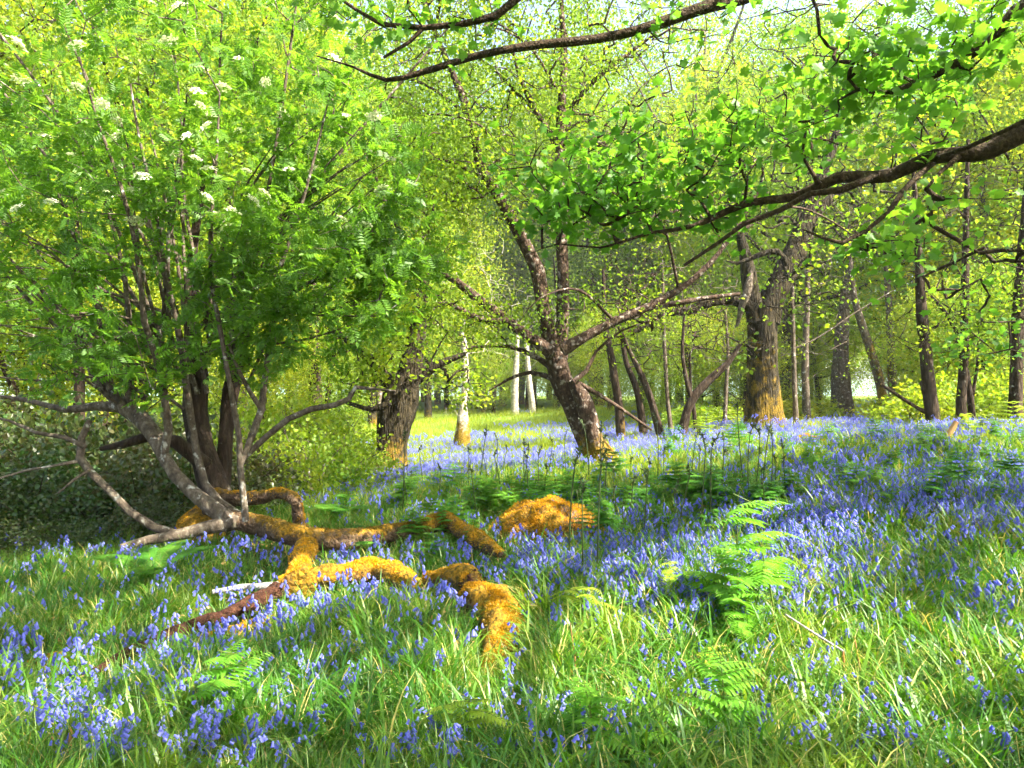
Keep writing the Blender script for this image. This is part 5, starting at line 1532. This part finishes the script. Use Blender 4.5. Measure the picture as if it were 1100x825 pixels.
def flowers_and_grass():
    # --- nearest bluebells, each a plant of its own
    protos = []
    for k in range(10):
        root = thing('bluebell', 'blue violet bluebell nodding over the grass in front', 'flower', (0, 0, 0), 'bluebells standing nearest in front')
        ms, mb = bluebell_meshes(200 + k, True, .30, 6 + k % 5)
        link('stem', ms.mesh('stem', M['bell_stem']), root)
        link('flower_head', mb.mesh('flower_head', M['bell']), root)
        protos.append(root)
    C = spread_pts(9000, 2.75, 5.3, 0.2, 10)
    px, py, d = to_px(C + np.array([0, 0, .22]))
    C = C[(px > 0) & (px < 1100) & (py < 820)]
    w = bell_density(C)
    # grouped in loose drifts
    C = C[rng.random(len(C)) < w * .3]
    C = C[clearing(C) > .7]
    C = C[np.argsort(C[:, 1] + rng.uniform(0, 1.6, len(C)))][:300] if len(C) > 300 else C
    for i, p in enumerate(C):
        o = protos[i] if i < 10 else copy_thing(protos[rng.integers(10)])
        o.location = p - np.array([0, 0, .01])
        o.rotation_euler = (rng.normal(0, .12), rng.normal(0, .12), rng.random() * 6.28)
        s = rng.uniform(.7, 1.0)
        o.scale = (s, s, s)
    # --- the rest as one drift
    meshes = []
    for k in range(6):
        ms, mb = bluebell_meshes(300 + k, k < 0, .29, 6)
        ms.add(np.concatenate(mb.v), np.concatenate(mb.loops).reshape(-1, 4), 1)
        meshes.append(ms.mesh('bluebell_plant', [M['bell_stem'], M['bell']]))
    for k in range(4):                          # patches of sixteen for the far slope
        big = MB()
        for q in range(16):
            ms, mb = bluebell_meshes(400 + k * 20 + q, False, .30, 6)
            o = np.array([rng.normal(0, .3), rng.normal(0, .3), rng.normal(0, .02)])
            a = rng.random() * 6.28
            R = np.array([[math.cos(a), -math.sin(a), 0], [math.sin(a), math.cos(a), 0], [0, 0, 1]])
            big.add(np.concatenate(ms.v) @ R.T + o, np.concatenate(ms.loops).reshape(-1, 4), 0)
            big.add(np.concatenate(mb.v) @ R.T * (1, 1, 1) + o, np.concatenate(mb.loops).reshape(-1, 4), 1)
        meshes.append(big.mesh('bluebell_patch', [M['bell_stem'], M['bell']]))
    A = spread_pts(26000, 3.6, 13, .6)
    A = A[rng.random(len(A)) < bell_density(A) * np.where(A[:, 1] > 6, .26, .32)]
    A = A[clearing(A) > .7]
    px, py, d = to_px(A)
    A = A[(d > 4.6) | (rng.random(len(A)) < (d - 3.6) * .9)]
    B = spread_pts(9000, 11, 60, 1.0)
    B = B[rng.random(len(B)) < bell_density(B) * .24]
    pts = np.vstack([A, B])
    idx = np.concatenate([rng.integers(0, 6, len(A)), 6 + rng.integers(0, 4, len(B))])
    scl = np.concatenate([rng.uniform(.6, 1.05, len(A)), rng.uniform(.75, 1.05, len(B)) * np.clip(B[:, 1] / 22, .9, 1.25)])
    scatter('bluebells', meshes, pts, rng.random(len(pts)) * 6.28, .12, scl, idx, 'drifts of bluebells carpeting the woodland floor', 'flowers', 6)
    # --- grass and bluebell leaves
    gm = []
    for k in range(5):
        r = np.random.default_rng(500 + k)
        mb = MB()
        strap_leaves(mb, 16, .30, .009, r, bend=1.3, spread=.04)
        strap_leaves(mb, 12, .36, .005, r, bend=.9, spread=.05)
        strap_leaves(mb, 2, .34, .006, r, bend=1.6, spread=.06, mat=1)
        lp = np.stack([r.normal(0, .09, 2), r.normal(0, .09, 2), r.uniform(.02, .09, 2)], 1)
        leaves(mb, lp, r.normal(0, 1, (2, 3)), norms(2, 1, .5), r.uniform(.035, .06, 2), KITE, KITE_F, 2)
        gm.append(mb.mesh('grass_tuft', [M['grass'], M['straw'], M['dry_stem']]))
    for k in range(4):                          # longer, wider blades
        r = np.random.default_rng(520 + k)
        mb = MB()
        strap_leaves(mb, 15, .42, .018, r, bend=1.6, seg=6, spread=.06)
        strap_leaves(mb, 4, .38, .008, r, bend=1.7, spread=.06, mat=1)
        lp = np.stack([r.normal(0, .09, 2), r.normal(0, .09, 2), r.uniform(.02, .09, 2)], 1)
        leaves(mb, lp, r.normal(0, 1, (2, 3)), norms(2, 1, .5), r.uniform(.035, .06, 2), KITE, KITE_F, 2)
        gm.append(mb.mesh('grass_tuft', [M['grass'], M['straw'], M['dry_stem']]))
    for k in range(4):                          # sward for the distance, its sunlit look put into the colour
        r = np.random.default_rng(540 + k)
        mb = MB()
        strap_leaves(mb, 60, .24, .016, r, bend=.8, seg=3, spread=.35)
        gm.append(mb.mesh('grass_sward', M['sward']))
    A = spread_pts(15000, 2.1, 14, .45, 130)
    k = clearing(A)
    A, k = A[k > 0], k[k > 0]
    px, py, d = to_px(A)
    B = spread_pts(6500, 10, 60, 1.0, 130)
    long = (rng.random(len(A)) < np.where((px > 560) & (py > 600), .5, .22))
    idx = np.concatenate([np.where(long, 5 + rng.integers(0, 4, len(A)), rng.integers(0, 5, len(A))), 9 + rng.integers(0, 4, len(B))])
    scl = np.concatenate([rng.uniform(.55, 1.1, len(A)) * (1 - .1 * (px < 400)) * np.where(k < 1, .75, 1), rng.uniform(.8, 1.2, len(B)) * np.clip(B[:, 1] / 20, .9, 1.4)])
    pts = np.vstack([A, B])
    scatter('grass', gm, pts, rng.random(len(pts)) * 6.28, .10, scl, idx, 'bright green grass and strap leaves between the bluebells', 'grass', 9)


def sticks():
    p = ground_px(910, 752)
    root = thing('dry_bracken', 'bent dry bracken stem, its upper half folded over to the left', 'dead stem', p)
    k = p[1] / FPX
    mb = MB()
    tube(mb, [p + (0, 0, -.03), p + (-.01, 0, .12), p + (-4 * k, 0, 52 * k)], [.006, .006, .005], 6)
    link('stalk', mb.mesh('stalk', M['dry_stem'], p), root)
    mb = MB()
    tube(mb, [p + (-4 * k, 0, 52 * k), p + (-30 * k, 0, 68 * k), p + (-64 * k, .02, 90 * k)], [.006, .006, .004], 6)
    link('folded_end', mb.mesh('folded_end', M['grey_wood'], p), root)
    p = ground_px(74, 838)
    k = p[1] / FPX
    root = thing('forked_twig', 'forked brown twig upright in the lower corner', 'twig', p)
    mb = MB()
    tube(mb, [p, p + (0, 0, 25 * k), p + (2 * k, 0, 56 * k)], [.009, .008, .006], 6)
    link('stalk', mb.mesh('stalk', M['dry_stem'], p), root)
    mb = MB()
    tube(mb, [p + (0, 0, 28 * k), p + (-10 * k, 0, 38 * k), p + (-20 * k, 0, 46 * k)], [.006, .005, .004], 6)
    link('side_shoot', mb.mesh('side_shoot', M['dry_stem'], p), root)
    for px, py, h, lb in [(926, 745, 60, 'short brown broken stalk beside the bent dry stem'), (620, 745, 75, 'tan dead stem leaning among sunlit grass by the log end'), (905, 800, 40, 'brown dead stalk low in the long grass')]:
        p = ground_px(px, py)
        k = p[1] / FPX
        root = thing('dry_bracken', lb, 'dead stem', p)
        mb = MB()
        q = rng.normal(0, 10)
        tube(mb, [p + (0, 0, -.02), p + (q * k * .5, 0, h * k * .5), p + (q * 1.5 * k, 0, h * k)], [.005, .005, .003], 5)
        link('stalk', mb.mesh('stalk', M['dry_stem'], p), root)


import time as _t
_T0 = _t.time()
for _f in (central_birch, old_oak, squat_oak, rowan, sycamore, middle_trees, make_wood, bushes, logs, ferns, flowers_and_grass, sticks):
    _f()
    print('%s %.1f' % (_f.__name__, _t.time() - _T0), sum(len(m.polygons) for m in bpy.data.meshes))

# ------------------------------------------------------------------ light, sky, camera
w = bpy.data.worlds.new('World')
scene.world = w
w.use_nodes = True
nt = w.node_tree
bg = nt.nodes['Background']
sky = nt.nodes.new('ShaderNodeTexSky')
sky.sky_type = 'NISHITA'
sky.sun_disc = False
sky.sun_elevation = SUN_EL
sky.sun_rotation = math.atan2(SUN[0], SUN[1])
sky.air_density = 1.0
sky.dust_density = 5
sky.ozone_density = .6
nt.links.new(sky.outputs[0], bg.inputs['Color'])
bg.inputs['Strength'].default_value = .11

sl = bpy.data.lights.new('sun', 'SUN')
sl.energy = 5.0
sl.angle = math.radians(.53)
sl.color = (1.0, .93, .80)
so = bpy.data.objects.new('sun', sl)
COL.objects.link(so)
from mathutils import Vector
so.rotation_euler = Vector(SUN).to_track_quat('Z', 'Y').to_euler()
so.location = (30, 0, 40)

cam = bpy.data.cameras.new('camera')
cam.sensor_fit = 'HORIZONTAL'
cam.sensor_width = 36
cam.lens = 36 * FPX / 1100
cam.clip_start = .05
cam.clip_end = 3000
co = bpy.data.objects.new('camera', cam)
COL.objects.link(co)
co.location = CAM
co.rotation_euler = (pi / 2 + PITCH, 0, 0)
scene.camera = co

# the thin bright air of the wood
hm, hnt, hout = new_mat('haze_air')
pv = hnt.nodes.new('ShaderNodeVolumePrincipled')
pv.inputs['Color'].default_value = (.93, .97, 1.0, 1)
pv.inputs['Density'].default_value = .00055
pv.inputs['Anisotropy'].default_value = .2
hnt.links.new(pv.outputs[0], hout.inputs['Volume'])
zlo, zhi = -9.0, 48.0
bx = [(-1400, -900, zlo), (1400, -900, zlo), (1400, 1500, zlo), (-1400, 1500, zlo), (-1400, -900, zhi), (1400, -900, zhi), (1400, 1500, zhi), (-1400, 1500, zhi)]
hmb = MB()
hmb.add(bx, [(3, 2, 1, 0), (4, 5, 6, 7), (0, 1, 5, 4), (1, 2, 6, 5), (2, 3, 7, 6), (3, 0, 4, 7)])
hz = link('haze', hmb.mesh('haze', hm, smooth=False))
hz['kind'] = 'stuff'
scene.cycles.volume_bounces = 0

scene.view_settings.view_transform = 'Standard'
scene.view_settings.look = 'None'
scene.view_settings.exposure = 2.55
scene.view_settings.gamma = 1
scene.cycles.max_bounces = 6
scene.cycles.diffuse_bounces = 3
scene.cycles.glossy_bounces = 1
scene.cycles.transmission_bounces = 3
scene.cycles.transparent_max_bounces = 4
scene.cycles.sample_clamp_indirect = 4
scene.cycles.use_adaptive_sampling = True
scene.cycles.adaptive_threshold = .035
scene.cycles.adaptive_min_samples = 20
scene.cycles.use_denoising = True
print('total %.1f' % (_t.time() - _T0))
